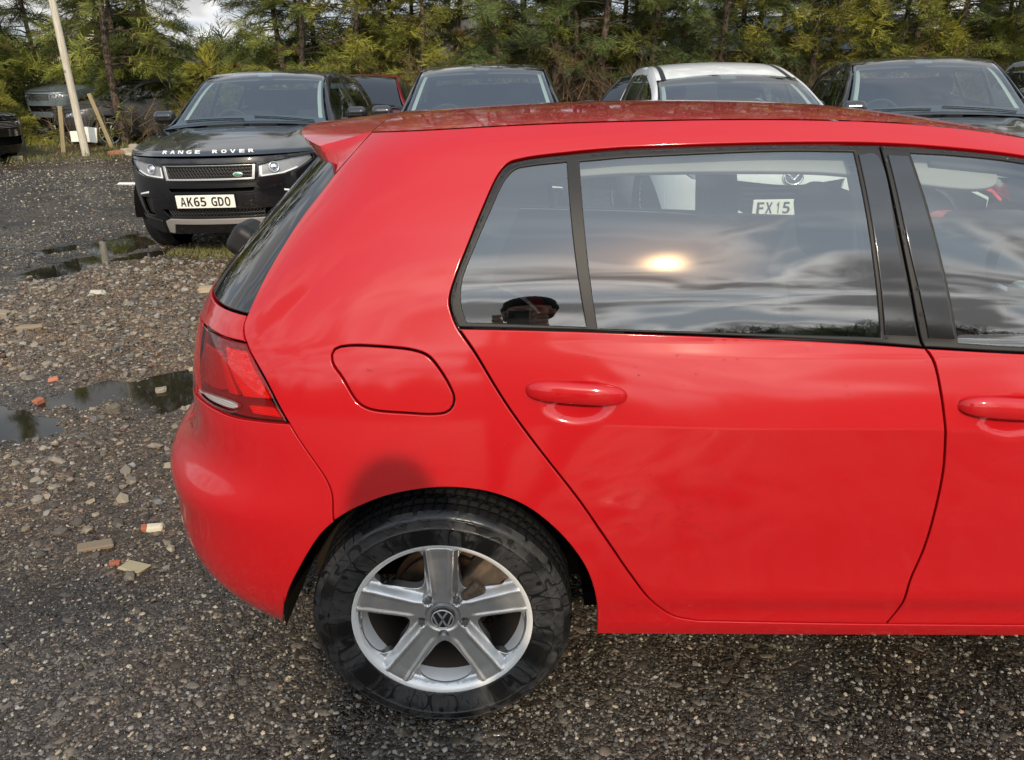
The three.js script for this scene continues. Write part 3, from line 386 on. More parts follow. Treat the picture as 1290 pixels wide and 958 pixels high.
  both('quarter_window', panel(at(-.0055), [OUT.qglass, [[.210, 1.353], [.307, 1.042]], [[.307, 1.042], [.03, 1.050]]], { cell: .02, r: .001, depth: .0015, gap: -.004 }), MAT.pane);
  both('window_border', panel(at(-.0085), [OUT.qglass, [[.210, 1.353], [.218, 1.329]], OUT.frit, [[.111, 1.049], [.03, 1.050]]], { cell: .02, r: .001, depth: .002, gap: -.002 }), M({ color: RGB(.012, .012, .012), roughness: .9, specularIntensity: .1 }));
  both('rear_window', panel(at(-.0055), OUT.dglass, { cell: .02, r: .001, depth: .0015, gap: -.004 }), MAT.pane);
  both('front_window', panel(at(-.0055), OUT.fglass, { cell: .02, r: .001, depth: .0015, gap: -.004 }), MAT.pane);
  // rear end
  const E = X0 - rearEnd.T;
  both('bumper', panel(HS, [[[-.205, .612], [-.244, .691], [-.297, .765], [-.342, .829]], [[-.342, .829], [-.423, .825], [-.506, .820], [-.576, .820], [-.675, .815], [-.80, .80]], [[-.80, .80], [-.84, .72], [-.90, .665]], [[-.90, .665], [-1.1, .655], [E, .65]], [[E, .65], [E, .27]], [[E, .27], [-.85, .262], [-.6, .255], [-.448, .236]], [[-.448, .236], [-.364, .345], [-.312, .442], [-.267, .527], [-.223, .590], [-.205, .612]]], { ...C, gap: .0003, r: .0015 }), MAT.red);
  both('tailgate', panel(HS, [[[-.531, 1.037], [-.526, 1.018], [-.501, .991], [-.492, .985]], [[-.492, .985], [-.556, .982], [-.645, .980], [-.758, .974], [-.90, .965]], [[-.90, .965], [-.90, .80], [-.90, .665]], [[-.90, .665], [-1.1, .655], [E, .65]], [[E, .65], [E, 1.0]], [[E, 1.0], [-.9, 1.022], [-.655, 1.032], [-.588, 1.035], [-.531, 1.037]]], C), MAT.red);
  both('rear_screen', panel(at(-.003), [[[-.574, 1.321], [-.574, 1.288], [-.577, 1.232], [-.560, 1.144], [-.531, 1.037]], [[-.531, 1.037], [-.588, 1.035], [-.655, 1.032], [-.9, 1.022], [E, 1.0]], [[E, 1.0], [E, 1.37]], [[E, 1.37], [-.80, 1.355], [-.64, 1.34], [-.574, 1.321]]], { cell: .025, r: .004 }), MAT.dark_glass);
  // lamps: dark housing, moulded red reflectors, white reversing strip, tinted cover
  const lampRuns = [OUT.lampEdge, [[-.342, .829], [-.423, .825], [-.506, .820], [-.576, .820], [-.675, .815], [-.80, .80]], [[-.80, .80], [-.84, .79], [-.90, .80]], [[-.90, .80], [-.90, .965]], [[-.90, .965], [-.758, .974], [-.645, .980], [-.556, .982], [-.492, .985]]];
  const rib = dataTex(256, (u, v) => .5 + .5 * Math.sin(v * 2 * Math.PI * 24)); rib.repeat.set(4, 9);
  const mRef = M({ color: RGB(.60, .032, .018), roughness: .28, bumpMap: rib, bumpScale: .0012, clearcoat: 1 }), mMar = M({ color: RGB(.30, .013, .015), roughness: .2, clearcoat: 1 }), mHouse = M({ color: RGB(.15, .009, .011), roughness: .3 }), mRev = M({ color: RGB(.40, .38, .37), roughness: .25, bumpMap: rib, bumpScale: .0008, metalness: .3 });
  for (const sd of [1, -1]) {
    const mk = (g) => sd > 0 ? g : mirrorZ(g), L = part('tail_lamp', mk(panel(at(-.022), lampRuns, { cell: .02, r: .002, depth: .03, gap: .001 })), mHouse, hatch);
    part('reflector', mk(panel(at(-.006), [[[-.571, .965], [-.489, .970]], [[-.489, .970], [-.402, .884], [-.397, .874]], [[-.397, .874], [-.477, .868]], [[-.477, .868], [-.505, .893], [-.545, .928], [-.571, .965]]], { cell: .015, r: .003, depth: .014 })), mRef, L);
    part('reflector', mk(panel(at(-.006), [[[-.462, .857], [-.388, .862]], [[-.388, .862], [-.362, .838]], [[-.362, .838], [-.445, .836]], [[-.445, .836], [-.462, .857]]], { cell: .015, r: .003, depth: .014 })), mRef, L);
    part('inner_lamp', mk(panel(at(-.010), [[[-.70, .945], [-.592, .950]], [[-.592, .950], [-.560, .915], [-.520, .880]], [[-.520, .880], [-.545, .868], [-.70, .850]], [[-.70, .850], [-.74, .885], [-.70, .945]]], { cell: .015, r: .003, depth: .010 })), mMar, L);
    part('inner_lamp', mk(panel(at(-.005), [[[-.585, .943], [-.560, .937], [-.50, .880], [-.49, .868]], [[-.49, .868], [-.525, .866]], [[-.525, .866], [-.555, .905], [-.585, .943]]], { cell: .012, r: .003, depth: .012 })), M({ color: RGB(.40, .016, .014), roughness: .2, clearcoat: 1 }), L);
    part('reversing_lamp', mk(panel(at(-.004), [[[-.69, .832], [-.606, .848], [-.500, .853], [-.486, .846], [-.500, .837], [-.555, .833], [-.617, .831], [-.69, .832]]], { cell: .012, r: .003, depth: .012 })), mRev, L);
    const revRun = [[-.69, .832], [-.606, .848], [-.500, .853], [-.486, .846], [-.500, .837], [-.555, .833], [-.617, .831], [-.69, .832]]; part('lamp_cover', mk(panel(at(-.001), lampRuns, { cell: .02, r: .004, depth: .012, gap: .0022, holes: [[revRun]] })), MAT.lens_red, L);
  }
  // roof, spoiler, windscreen, bonnet
  const roofAt = (s, k, lo = 0) => { const p = hatchP(s, edgeY(s)); return [p[0], p[1] - lo - .0015 * smooth(.985, 1, Math.abs(k)) + .023 * (1 - k * k) * smooth(1, .93, Math.abs(k)), p[2] * k * (lo ? 1 : 1.006)]; };
  const film = dataTex(512, (u, v) => .5 + .5 * tfbm(u, v, 14, 4)); film.repeat.set(7, 5); MAT.wetRed = paint(.46, .0054, .0085, { clearcoatRoughness: .05, bumpMap: film, bumpScale: .0016 });
  part('roof', grid((u, v) => roofAt(lerp(-.546, 1.42, u), v * 2 - 1), 70, 50, true), MAT.wetRed, hatch);
  part('headlining', grid((u, v) => roofAt(lerp(-.5, 1.40, u), (v * 2 - 1) * .985, .045), 40, 24, true), MAT.lining, hatch);
  part('windscreen', grid((u, v) => roofAt(lerp(1.43, 2.12, u), (v * 2 - 1) * .97, .003), 20, 24, true), MAT.screen, hatch);
  { const A = (k) => roofAt(-.550, k), B = (k) => [-.392 + .117 * Math.abs(k) ** 3, 1.403 - .030 * k * k, .503 * k], Cc = (k) => { const b = B(k); return [b[0] + .006, b[1] - .014, b[2] * .995]; }, D = (k) => [-.335 + .098 * Math.abs(k) ** 3, 1.322 - .006 * k * k, .528 * k];
    const row = (P, Q, n = 6) => grid((u, v) => { const k = v * 2 - 1, a = P(k), b = Q(k); return a.map((q, i) => lerp(q, b[i], u)); }, n, 60, false);
    const capP = [A(1), hatchP(-.556, 1.386), hatchP(-.574, 1.321), D(1), Cc(1), B(1)], cen = [0, 1, 2].map((h) => capP.reduce((a, p) => a + p[h], 0) / capP.length), cap = new THREE.BufferGeometry(), ix = []; for (let i = 0; i < capP.length; i++) ix.push(0, i + 1, (i + 1) % capP.length + 1); cap.setAttribute('position', new THREE.Float32BufferAttribute([...cen, ...capP.flat()], 3)); cap.setIndex(ix); cap.computeVertexNormals();
    part('spoiler', merge([row(A, B), row(B, Cc, 2), row(Cc, D), cap, mirrorZ(cap)]), MAT.red, hatch); }
  part('rear_wiper', [rbox(.08, .10, .15, .03, { r: [0, 0, -.6], t: [-.645, 1.065, 0] }), tube([[-.665, 1.06, 0], [-.675, 1.05, -.2], [-.635, 1.05, -.42]], .010, 24, 8)], MAT.trim, hatch);
  const bon = (s) => lerp(.965, .80, smooth(2.05, 3.35, s));
  both('front_wing', panel(HS, [[[2.085, .975], [2.3, bon(2.3)], [2.6, bon(2.6)], [2.85, bon(2.85)], [3.0, bon(3.0)]], [[3.0, bon(3)], [2.98, .70]], [[2.98, .70], [2.95, .68], [2.86, .672], [2.76, .692], [2.637, .698], [2.5, .686], [2.4, .64], [2.32, .56], [2.28, .46], [2.27, .277]], [[2.27, .277], [2.055, .275]], [[2.055, .275], [2.06, .6], [2.085, .975]]], { cell: .03 }), MAT.red);
  const F = X1 + noseEnd.T;
  both('front_bumper', panel(HS, [[[2.98, .695], [3.2, .66], [F, .62]], [[F, .62], [F, .2]], [[F, .2], [3.1, .2], [2.99, .24]], [[2.99, .24], [2.995, .45], [2.96, .60], [2.98, .695]]], { cell: .03 }), MAT.red);
  both('headlamp', panel(at(-.004), [[[3.0, bon(3)], [3.3, .79], [3.45, .77]], [[3.45, .77], [3.4, .66], [3.2, .665], [2.985, .70]], [[2.985, .70], [3.0, bon(3)]]], { cell: .03 }), MAT.dark_glass);
  part('grille', grid((u, v) => HS.P(lerp(3.4, F, u), lerp(.63, .78, v)), 14, 6), MAT.trim, hatch); part('grille', mirrorZ(grid((u, v) => HS.P(lerp(3.4, F, u), lerp(.63, .78, v)), 14, 6)), MAT.trim, hatch);
  part('bonnet', grid((u, v) => { const s = lerp(2.10, 3.42, u), p = HS.P(Math.min(s, 3.4), bon(s) + .003), k = v * 2 - 1; return [p[0], p[1] + .06 * (1 - k * k) + .05 * (1 - u) * (1 - k ** 4), p[2] * k]; }, 34, 30, true), MAT.red, hatch);
  for (const sd of [1, -1]) part('door_mirror', [rbox(.14, .105, .20, .045, { t: [2.08, .935, .99 * sd] }), rbox(.08, .04, .14, .018, { t: [2.09, .905, .88 * sd] })], MAT.red, hatch);
  // behind the panels
  const bodyRun = [[[-.546, edgeY(-.546)], ...rev(OUT.roofEdge).slice(1)], [[2.1, edgeY(2.1)], [2.1, .96], [2.06, .30]], [[2.06, .30], [.41, .30]], rev(OUT.arch).map((p) => [p[0] + .02, p[1] + .03]), [[-.22, .66], [-.36, .81], [-.50, .97], [-.546, edgeY(-.546)]]];
  both('inner_panel', panel(at(-.020), bodyRun, { cell: .04, r: .001, depth: .002, gap: .012, holes: [[[[.0, 1.062], [-.018, 1.125], [-.01, 1.19], [0, 1.257], [.02, 1.33], [.045, 1.345]], [[.045, 1.345], [.25, 1.360], [.72, 1.381], [.878, 1.380]], [[.878, 1.380], [.927, 1.02]], [[.927, 1.02], [.34, 1.036], [.02, 1.047], [.0, 1.062]]], OUT.fglass] }), MAT.shell);
  both('pillar_lining', panel(at(-.028), [[[1.60, 1.250], [1.75, 1.188], [1.92, 1.10], [1.99, 1.02]], [[1.99, 1.02], [2.12, 1.02]], [[2.12, 1.02], [2.08, 1.085], [1.9, 1.178], [1.75, 1.245], [1.62, 1.30]], [[1.62, 1.30], [1.60, 1.250]]], { cell: .04, r: .004 }), M({ color: RGB(.66, .66, .60), roughness: .7 }));
  both('pillar_lining', panel(at(-.030), [[[1.05, 1.362], [1.237, 1.342], [1.45, 1.295], [1.60, 1.250]], [[1.60, 1.250], [1.62, 1.30]], [[1.62, 1.30], [1.45, 1.352], [1.2, 1.40], [1.05, 1.41]], [[1.05, 1.41], [1.05, 1.362]]], { cell: .04, r: .004 }), MAT.cabin);
  both('pillar_lining', panel(at(-.04), [[[.875, 1.37], [1.0, 1.37]], [[1.0, 1.37], [1.09, 1.0]], [[1.09, 1.0], [.92, 1.0]], [[.92, 1.0], [.875, 1.37]]], { cell: .04, r: .004 }), MAT.cabin);
  both('roof_lining_edge', panel(at(-.04), [[[-.1, 1.40], [.3, 1.417], [.8, 1.424], [1.2, 1.39]], [[1.2, 1.39], [1.2, 1.33], [.8, 1.352], [.3, 1.345], [-.0, 1.32]], [[-.0, 1.32], [-.1, 1.40]]], { cell: .05, r: .004 }), M({ color: RGB(.30, .295, .28), roughness: .9 }));
  both('arch_liner', grid((u, v) => { const a = lerp(.02, 1.02, u) * Math.PI; return [Math.cos(a) * .375, .32 + Math.sin(a) * .380, lerp(.85, .52, v)]; }, 40, 6), MAT.liner); both('arch_liner', grid((u, v) => { const a = lerp(0, 1, u) * Math.PI; return [2.637 + Math.cos(a) * .375, .32 + Math.sin(a) * .380, lerp(.85, .52, v)]; }, 40, 6), MAT.liner);
  { const back = (cx) => { const h = new THREE.Shape(); h.moveTo(.378, -.10); h.lineTo(.378, 0); h.absarc(0, 0, .378, 0, Math.PI, false); h.lineTo(-.378, -.10); const g = new THREE.ExtrudeGeometry(h, { depth: .01, bevelEnabled: false, curveSegments: 24 }); return g.translate(cx, .32, .53); }; both('arch_liner', back(0), MAT.liner); both('arch_liner', back(2.637), MAT.liner); }
  part('floor_pan', [box(2.0, .04, 1.5, { t: [1.35, .30, 0] }), box(.8, .04, .95, { t: [0, .34, 0] }), box(.36, .2, .9, { t: [-.40, .45, 0] }), box(.03, .5, 1.3, { t: [2.1, .68, 0] })], MAT.shell, hatch);
  both('door_lining', grid((u, v) => { const s = lerp(-.46, 2.05, u), p = HS.P(s, lerp(lerp(.75, .35, smooth(.40, .46, s)), 1.0, v)); return [p[0], p[1], p[2] - .07 - .02 * (1 - v)]; }, 50, 8), MAT.cabin);
  part('parcel_shelf', box(.55, .03, 1.25, { t: [-.24, .99, 0] }), MAT.cabin, hatch); part('load_bay', box(.03, .65, 1.3, { t: [-.52, .66, 0] }), MAT.cabin, hatch);
  // seats
  const squab = (w, h, d, o) => rbox(w, h, d, .05, o);
  part('rear_seat', [squab(.48, .18, 1.26, { t: [.36, .56, 0] }), squab(.16, .62, 1.26, { r: [0, 0, .30], t: [.02, .78, 0] })], MAT.seat, hatch);
  for (const z of [-.4, 0, .4]) part('headrest', squab(.09, .13, .24, { r: [0, 0, .2], t: [-.04, 1.075, z] }), MAT.seat, hatch);
  for (const [z, d] of [[-.37, .05], [.37, .145]]) { part('front_seat', [squab(.52, .17, .52, { t: [1.22 + d, .55, z] }), squab(.14, .56, .50, { r: [0, 0, .30], t: [.95 + d, .78, z] }), squab(.10, .20, .27, { r: [0, 0, .22], t: [.83 + d, 1.17, z] }), cyl(.008, .008, .14, 6, { r: [0, 0, .3], t: [.86 + d, 1.09, z + .06] }), cyl(.008, .008, .14, 6, { r: [0, 0, .3], t: [.86 + d, 1.09, z - .06] })], MAT.seat, hatch); }
  part('dashboard', [rbox(.34, .13, 1.40, .05, { t: [2.02, .985, 0] }), rbox(.42, .24, 1.36, .08, { t: [1.86, .86, 0] }), rbox(.22, .10, .42, .04, { t: [1.74, .98, .37] }), rbox(.5, .16, .22, .04, { t: [1.45, .56, 0] })], MAT.cabin, hatch);
  const sw = sub('steering_wheel', hatch, [1.56, .955, .37]); sw.rotation.set(0, Math.PI / 2, 0); const tilt = -.42; part('wheel_rim', xf(new THREE.TorusGeometry(.185, .015, 12, 48), { r: [tilt, 0, 0] }), MAT.cabin, sw); part('wheel_hub', [xf(rbox(.16, .11, .05, .02), { r: [tilt, 0, 0] }), xf(box(.34, .035, .015), { r: [tilt, 0, 0] }), xf(box(.035, .17, .015, { t: [0, -.09, 0] }), { r: [tilt, 0, 0] })], MAT.silver, sw);
  part('seat_belt', both('belt_strap', grid((u, v) => { const s = lerp(.905, .93, v), p = at(-.055).P(s, lerp(1.33, .95, u)); return [p[0] + u * .03, p[1], p[2]]; }, 8, 2), M({ color: RGB(.10, .10, .10), roughness: .9 })).geometry.clone(), MAT.cabin, hatch).removeFromParent();
  for (const [x, z, d] of [[0, .848, 1], [2.637, .848, 1], [0, -.848, -1], [2.637, -.848, -1]]) addHatchWheel(hatch, x, z, d, 0);
  // rain beads on roof, window trim and flank
  const bead = new THREE.SphereGeometry(1, 8, 5, 0, 2 * Math.PI, 0, Math.PI / 2), spots = [];
  const addBead = (p, n, r) => spots.push([p, n, r]);
  for (let i = 0; i < 520; i++) { const s = rr(-.4, 1.3), k = Math.sqrt(rnd()) , p = roofAt(s, k); addBead(p, [0, 1, 0], rr(.001, .0027)); }
  for (let i = 0; i < 420; i++) { const c = [...OUT.win, ...OUT.winF], t = rnd() * (c.length - 3.01), a = c[Math.floor(t)], b = c[Math.floor(t) + 1], f = t % 1, s = lerp(a[0], b[0], f) + .008, y = lerp(a[1], b[1], f) - .007; addBead(HS.P(s, y), HS.N(s, y), rr(.0009, .0028)); }
  for (let i = 0; i < 90; i++) { const s = rr(.88, 1.07), y = rr(1.02, 1.36); if (s > .88 + (1.36 - y) * .15 && s < .99 + (1.36 - y) * .24) addBead(HS.P(s, y), HS.N(s, y), rr(.0014, .0042)); }
  for (let i = 0; i < 420; i++) { const s = .53 + (rnd() + rnd() + rnd() - 1.5) * .20, y = .64 + (rnd() + rnd() + rnd() - 1.5) * .09 - (s - .53) * .12; addBead(HS.P(s, y), HS.N(s, y), rr(.0008, .0022)); }
  for (let i = 0; i < 160; i++) { const s = rr(-.45, 1.3), y = rr(.72, 1.0); addBead(HS.P(s, y), HS.N(s, y), rr(.0008, .0024)); }
  const im = new THREE.InstancedMesh(bead, M({ color: RGB(.9, .93, .95), transmission: 1, thickness: .004, roughness: .02, ior: 1.33 }), spots.length), q = new THREE.Quaternion(), m4 = new THREE.Matrix4();
  spots.forEach(([p, n, r], i) => { q.setFromUnitVectors(V3(0, 1, 0), V3(...n)); im.setMatrixAt(i, m4.compose(V3(...p), q, V3(r, r * .45, r * rr(.8, 1.3)))); });
  im.name = 'water_drop'; im.userData.kind = 'stuff'; hatch.add(im);
}
// ------------------------------------------------------------ the parked cars behind: x forward from the front axle, both flanks alike
function carSurface(o) { // o: half-width table, roof line, nose and tail lines, belt height
  const side = spline(o.wy, o.wz), roof = spline(o.roofX, o.roofY), nose = spline(o.noseY, o.noseX), tail = spline(o.tailY, o.tailX), yb = o.belt, yt = o.wy[o.wy.length - 1];
  const A = endCurve(o.noseN, o.noseM, o.noseX[3] - o.x1, .92), B = endCurve(5, 2.1, o.x0 - o.tailX[2], .92), edge = (x) => roof(x) - .02;
  const zb = side(yb), W = (x, y) => { if (y < yb) return side(y) * (o.k ?? 1); const H = clamp((edge(x) - yb) / (yt - yb)), t = clamp((y - yb) / Math.max(.03, edge(x) - yb), 0, 1.15); return lerp(zb, side(yb + t * (yt - yb)), lerp(.30, 1, Math.pow(H, .8))) * (o.k ?? 1); };
  const P = (s, y) => {
    if (s > o.x1) { const [u, g] = A(s - o.x1), x = o.x1 + u * (nose(y) - o.x1); return [x, y, W(Math.min(x, o.cowl - .01), Math.min(y, yb)) * g]; }
    if (s < o.x0) { const [u, g] = B(o.x0 - s), x = o.x0 - u * (o.x0 - tail(y)); return [x, y, W(x, y) * g]; }
    return [s, y, W(s, y)];
  };
  const edgeY = (s) => { let y = 1.4; for (let i = 0; i < 12; i++) y = edge(P(s, y)[0]); return y; };
  const F = o.x1 + A.T, R = o.x0 - B.T, Pq = (q, y) => { const p = P(F - Math.abs(q), y); return q > 0 ? [p[0], p[1], -p[2]] : p; };
  return { o, P, S: surf(P), at: (d) => surf(P, d), front: (d = 0) => surf(Pq, d), edgeY, F, R };
}
const CROSSOVER = { wy: [.22, .34, .48, .65, .82, .95, 1.04, 1.10, 1.2, 1.32, 1.44, 1.53, 1.58, 1.61], wz: [.84, .895, .93, .945, .945, .93, .91, .89, .855, .803, .745, .70, .667, .635], belt: 1.10,
  roofX: [-3.5, -3.1, -2.6, -2.1, -1.6, -1.25, -1.0, -.7, -.45, -.2], roofY: [1.46, 1.53, 1.585, 1.62, 1.635, 1.605, 1.525, 1.35, 1.175, 1.00], noseY: [.22, .38, .52, .68, .80, .88, .94, 1.0], noseX: [.82, .865, .885, .89, .88, .865, .84, .79], tailY: [.25, .5, .7, .9, 1.1, 1.3, 1.5, 1.62], tailX: [-3.40, -3.48, -3.46, -3.42, -3.38, -3.25, -3.10, -3.0],
  noseN: 3.0, noseM: 2.3, x1: -.15, x0: -2.6, cowl: -.36, axle: 2.66, header: -1.2, lampY: 0, rear: -3.05 };
const FAMILY = { ...CROSSOVER, wy: CROSSOVER.wy.map((y) => y * 1.015), belt: 1.1165, k: .925, roofX: [-3.6, -3.1, -2.6, -2.1, -1.6, -1.25, -1.0, -.7, -.45, -.2], roofY: [1.46, 1.555, 1.60, 1.61, 1.57, 1.49, 1.415, 1.28, 1.145, 1.00], noseY: [.22, .38, .52, .68, .80, .90, .97, 1.04], noseX: [.80, .84, .86, .87, .875, .86, .83, .76], noseN: 2.7 };
const crossSurf = carSurface(CROSSOVER), familySurf = carSurface(FAMILY);
const font = await new FontLoader().loadAsync('fonts/droid/droid_sans_bold.typeface.json');
function letters(text, h, w, depth, gap = 0) { // flat capitals centred on the origin, stretched to a total width
  const g = []; let x = 0; for (const c of text) { if (c === ' ') { x += h * .75; continue; } const t = new TextGeometry(c, { font, size: h, depth, curveSegments: 4, bevelEnabled: false }); t.computeBoundingBox(); const b = t.boundingBox; t.translate(x - b.min.x, 0, 0); x += b.max.x - b.min.x + gap; g.push(t); }
  const m = merge(g); m.translate(-(x - gap) / 2, -h / 2, 0); m.scale(w / (x - gap), 1, 1); return m;
}
// laid on a car's nose: local x across to the viewer's right, y up, z out
function onNose(g, S, q, y, off = 0) { const p = S.P(q, y), n = S.N(q, y), z = V3(...n), x = V3(0, 1, 0).cross(z).normalize(), yy = z.clone().cross(x); g.applyMatrix4(new THREE.Matrix4().makeBasis(x, yy, z).setPosition(p[0] + n[0] * off, p[1] + n[1] * off, p[2] + n[2] * off)); return g; }
MAT.lens = MAT.lens_clear; MAT.mesh = M({ color: RGB(.02, .02, .02), roughness: .35 }); MAT.skid = M({ color: RGB(.27, .25, .235), roughness: .45, metalness: .2 });
const parkedWheel = (() => { const t = tyreGeo(.362, .255, .225, 56), g = [], face = []; face.push(xf(new THREE.TorusGeometry(.245, .014, 10, 60), { t: [0, 0, -.006] }), cyl(.06, .07, .03, 24, { r: [Math.PI / 2, 0, 0], t: [0, 0, -.03] })); for (let k = 0; k < 10; k++) { const a = k * Math.PI * .2 + (k % 2 ? .12 : -.12); face.push(xf(rbox(.20, .028, .025, .008, { t: [.145, 0, -.022] }), { r: [0, 0, a] })); } g.push(cyl(.247, .247, .18, 48, { r: [Math.PI / 2, 0, 0], t: [0, 0, -.12] })); const open = new THREE.CylinderGeometry(.247, .247, .18, 48, 1, true); open.rotateX(Math.PI / 2); open.translate(0, 0, -.11); return { t, face: merge(face), barrel: open }; })();
const carCache = new Map();
function carGeometry(C) {
  if (carCache.has(C)) return carCache.get(C);
  const { o, S, P, F, R } = C, G = {}, arc = (cx, r, cy, a0, a1, n = 16) => [...Array(n + 1)].map((_, i) => { const a = lerp(a0, a1, i / n) * Math.PI; return [cx + r * Math.cos(a), cy + r * Math.sin(a)]; });
  const roofAt = (s, k, lo = 0, cr = .022) => { const p = P(s, C.edgeY(s)); return [p[0], p[1] - lo + cr * (1 - k * k) * smooth(1, .9, Math.abs(k)), p[2] * k]; };
  const sc = F - 1.0, bon = (s) => lerp(1.075, .935, clamp((s + .40) / (sc + .40))), ss = (a, b, n = 12) => [...Array(n + 1)].map((_, i) => lerp(a, b, i / n));
  const top = (x) => C.edgeY(x) - lerp(.055, .085, smooth(-.6, -3, x)) - .10 * smooth(-2.75, -3.05, x), bot = (x) => lerp(1.125, 1.26, Math.pow(clamp((-.62 - x) / 2.4), 1.4));
  const wx = ss(-.66, -3.0, 24), win = [wx.map((x) => [x, Math.max(bot(x) + .004, top(x))]), [[-3.0, top(-3.0)], [-3.02, bot(-3.0)]], [...wx].reverse().map((x) => [x, bot(x)]), [[-.66, bot(-.66)], [-.66, Math.max(bot(-.66) + .004, top(-.66))]]];
  const roofRun = ss(-.42, R + .95, 26).map((s) => [s, C.edgeY(s)]), e0 = roofRun[roofRun.length - 1];
  G.side = panel(S, [roofRun, [e0, [R + .9, 1.2], [R + .85, .95], [R + .85, .32]], [[R + .85, .32], [-o.axle - .415, .33]], arc(-o.axle, .415, .37, 1.03, -.03), [[-o.axle + .415, .33], [-o.axle + .43, .30], [-.43, .30]], arc(0, .415, .37, 1.03, -.03), [[.415, .33], [sc, .33]], [[sc, .33], [sc, .935]], ss(sc, -.42, 8).map((s) => [s, bon(s)])], { cell: .05, holes: [win], step: .03, gap: .001 });
  const pane = (x0, x1) => { // the stretch of the window opening between two uprights
    const xs = ss(x0, x1, 8); return panel(C.at(-.006), [xs.map((x) => [x, Math.max(bot(x) + .01, top(x)) + .012]), [[x1, top(x1) + .012], [x1, bot(x1) - .012]], [...xs].reverse().map((x) => [x, bot(x) - .012]), [[x0, bot(x0) - .012], [x0, top(x0) + .012]]], { cell: .06, r: .001, depth: .002, step: .03, gap: 0 }); };
  G.panes = [pane(-.67, -1.60), pane(-1.70, -2.52), pane(-2.60, -2.97)];
  G.posts = [-1.65, -2.56].map((x) => panel(C.at(.001), [[[x + .055, bot(x) - .02], [x + .02, top(x) + .02]], [[x + .02, top(x) + .02], [x - .09, top(x) + .02]], [[x - .09, top(x) + .02], [x - .055, bot(x) - .02]], [[x - .055, bot(x) - .02], [x + .055, bot(x) - .02]]], { cell: .05, step: .03 }));
  G.roof = grid((u, v) => roofAt(lerp(R + .95, o.header, u), v * 2 - 1, 0, .03), 40, 24, true);
  G.ditch = grid((u, v) => { const p = roofAt(lerp(R + 1.0, o.header + .02, u), lerp(.86, .93, v), -.003, .03); return p; }, 24, 2, true);
  G.lining = grid((u, v) => roofAt(lerp(R + 1.0, o.header + .02, u), (v * 2 - 1) * .97, .05), 16, 10, true);
  G.screen = grid((u, v) => roofAt(lerp(o.header - .01, o.cowl - .035, u), (v * 2 - 1) * .965, .004, .045), 24, 24, true);
  const strip = (u0, u1, v0, v1, lo) => grid((u, v) => roofAt(lerp(o.header - .01, o.cowl - .035, lerp(u0, u1, u)), lerp(v0, v1, v), lo, .045), 16, 10, true);
  G.border = merge([strip(-.01, .05, -.97, .97, .010), strip(.90, 1.03, -.97, .97, .010), strip(0, 1, -.975, -.945, .010), strip(0, 1, .945, .975, .010), strip(.03, .15, -.11, .11, .011)]);
  G.pillarLining = merge([strip(.06, 1, -.94, -.885, .05), strip(.06, 1, .885, .94, .05)]);
  G.bonnet = (() => { const row1 = (k) => { const q = k * 1.0, p = P(F - Math.abs(q), .935); return [p[0], p[1], k < 0 ? -p[2] : p[2]]; }, c0 = P(-.42, bon(-.42)), row0 = (k) => [-.42 + .10 * (1 - k * k), c0[1] + .035 * (1 - k * k), c0[2] * k]; return grid((u, v) => { const k = v * 2 - 1, a = row0(k), b = row1(k), sg = k < 0 ? -1 : 1, cS = P(lerp(-.42, sc, u), bon(lerp(-.42, sc, u))), l1 = row0(sg).map((q, i) => lerp(q, row1(sg)[i], u)), w = Math.abs(k) ** 3, c = [cS[0], cS[1], cS[2] * sg]; const ridge = .022 * Math.exp(-(((Math.abs(k) - .62) / .09) ** 2)) * (1 - u) * smooth(0, .2, u); return a.map((q, i) => lerp(q, b[i], u) + w * (c[i] - l1[i]) + (i === 1 ? (.045 * Math.sin(Math.PI * Math.pow(u, .8)) * (1 - k * k) + ridge - .012 * smooth(.93, 1, u)) : 0)); }, 40, 60, true); })();
  G.tail = panel(surf((q, y) => { const p = P(R + Math.abs(q), y); return q < 0 ? [p[0], p[1], -p[2]] : p; }), [[[-.86, .35], [.86, .35]], [[.86, .35], [.86, .95], [.90, 1.2], [.93, 1.45]], [[.93, 1.45], [-.93, 1.45]], [[-.93, 1.45], [-.90, 1.2], [-.86, .95], [-.86, .35]]], { cell: .07, step: .04 });
  G.arches = merge([0, -o.axle].map((cx) => grid((u, v) => { const a = lerp(-.02, 1.02, u) * Math.PI; return [cx + Math.cos(a) * .417, .37 + Math.sin(a) * .417, lerp(.93, .55, v)]; }, 24, 3)));
  G.under = merge([box(o.axle + .9, .05, 1.5, { t: [-o.axle / 2, .33, 0] }), box(.5, .05, 1.1, { t: [.40, .36, 0] }), box(.02, .55, 1.5, { t: [-.45, .65, 0] }), box(.6, .55, 1.15, { t: [.3, .62, 0] })]);
  G.mirror = merge([rbox(.15, .135, .215, .058, { r: [0, .12, 0], t: [-.80, 1.195, 1.02] }), rbox(.07, .04, .16, .018, { t: [-.80, 1.135, .92] })]);
  G.dash = merge([rbox(.5, .22, 1.35, .08, { t: [-.62, .98, 0] }), rbox(.2, .08, .4, .03, { t: [-.80, 1.10, .36] })]);
  const squab = (z) => merge([rbox(.14, .62, .5, .05, { r: [0, 0, .25], t: [-1.72, .92, z] }), rbox(.10, .18, .27, .045, { r: [0, 0, .2], t: [-1.84, 1.36, z] }), rbox(.5, .16, .5, .05, { t: [-1.45, .66, z] })]); G.seats = [-.37, .37].map(squab); G.bench = merge([rbox(.14, .6, 1.3, .05, { r: [0, 0, .25], t: [-2.6, .95, 0] }), ...[-.4, .4].map((z) => rbox(.09, .16, .25, .04, { t: [-2.7, 1.34, z] }))]);
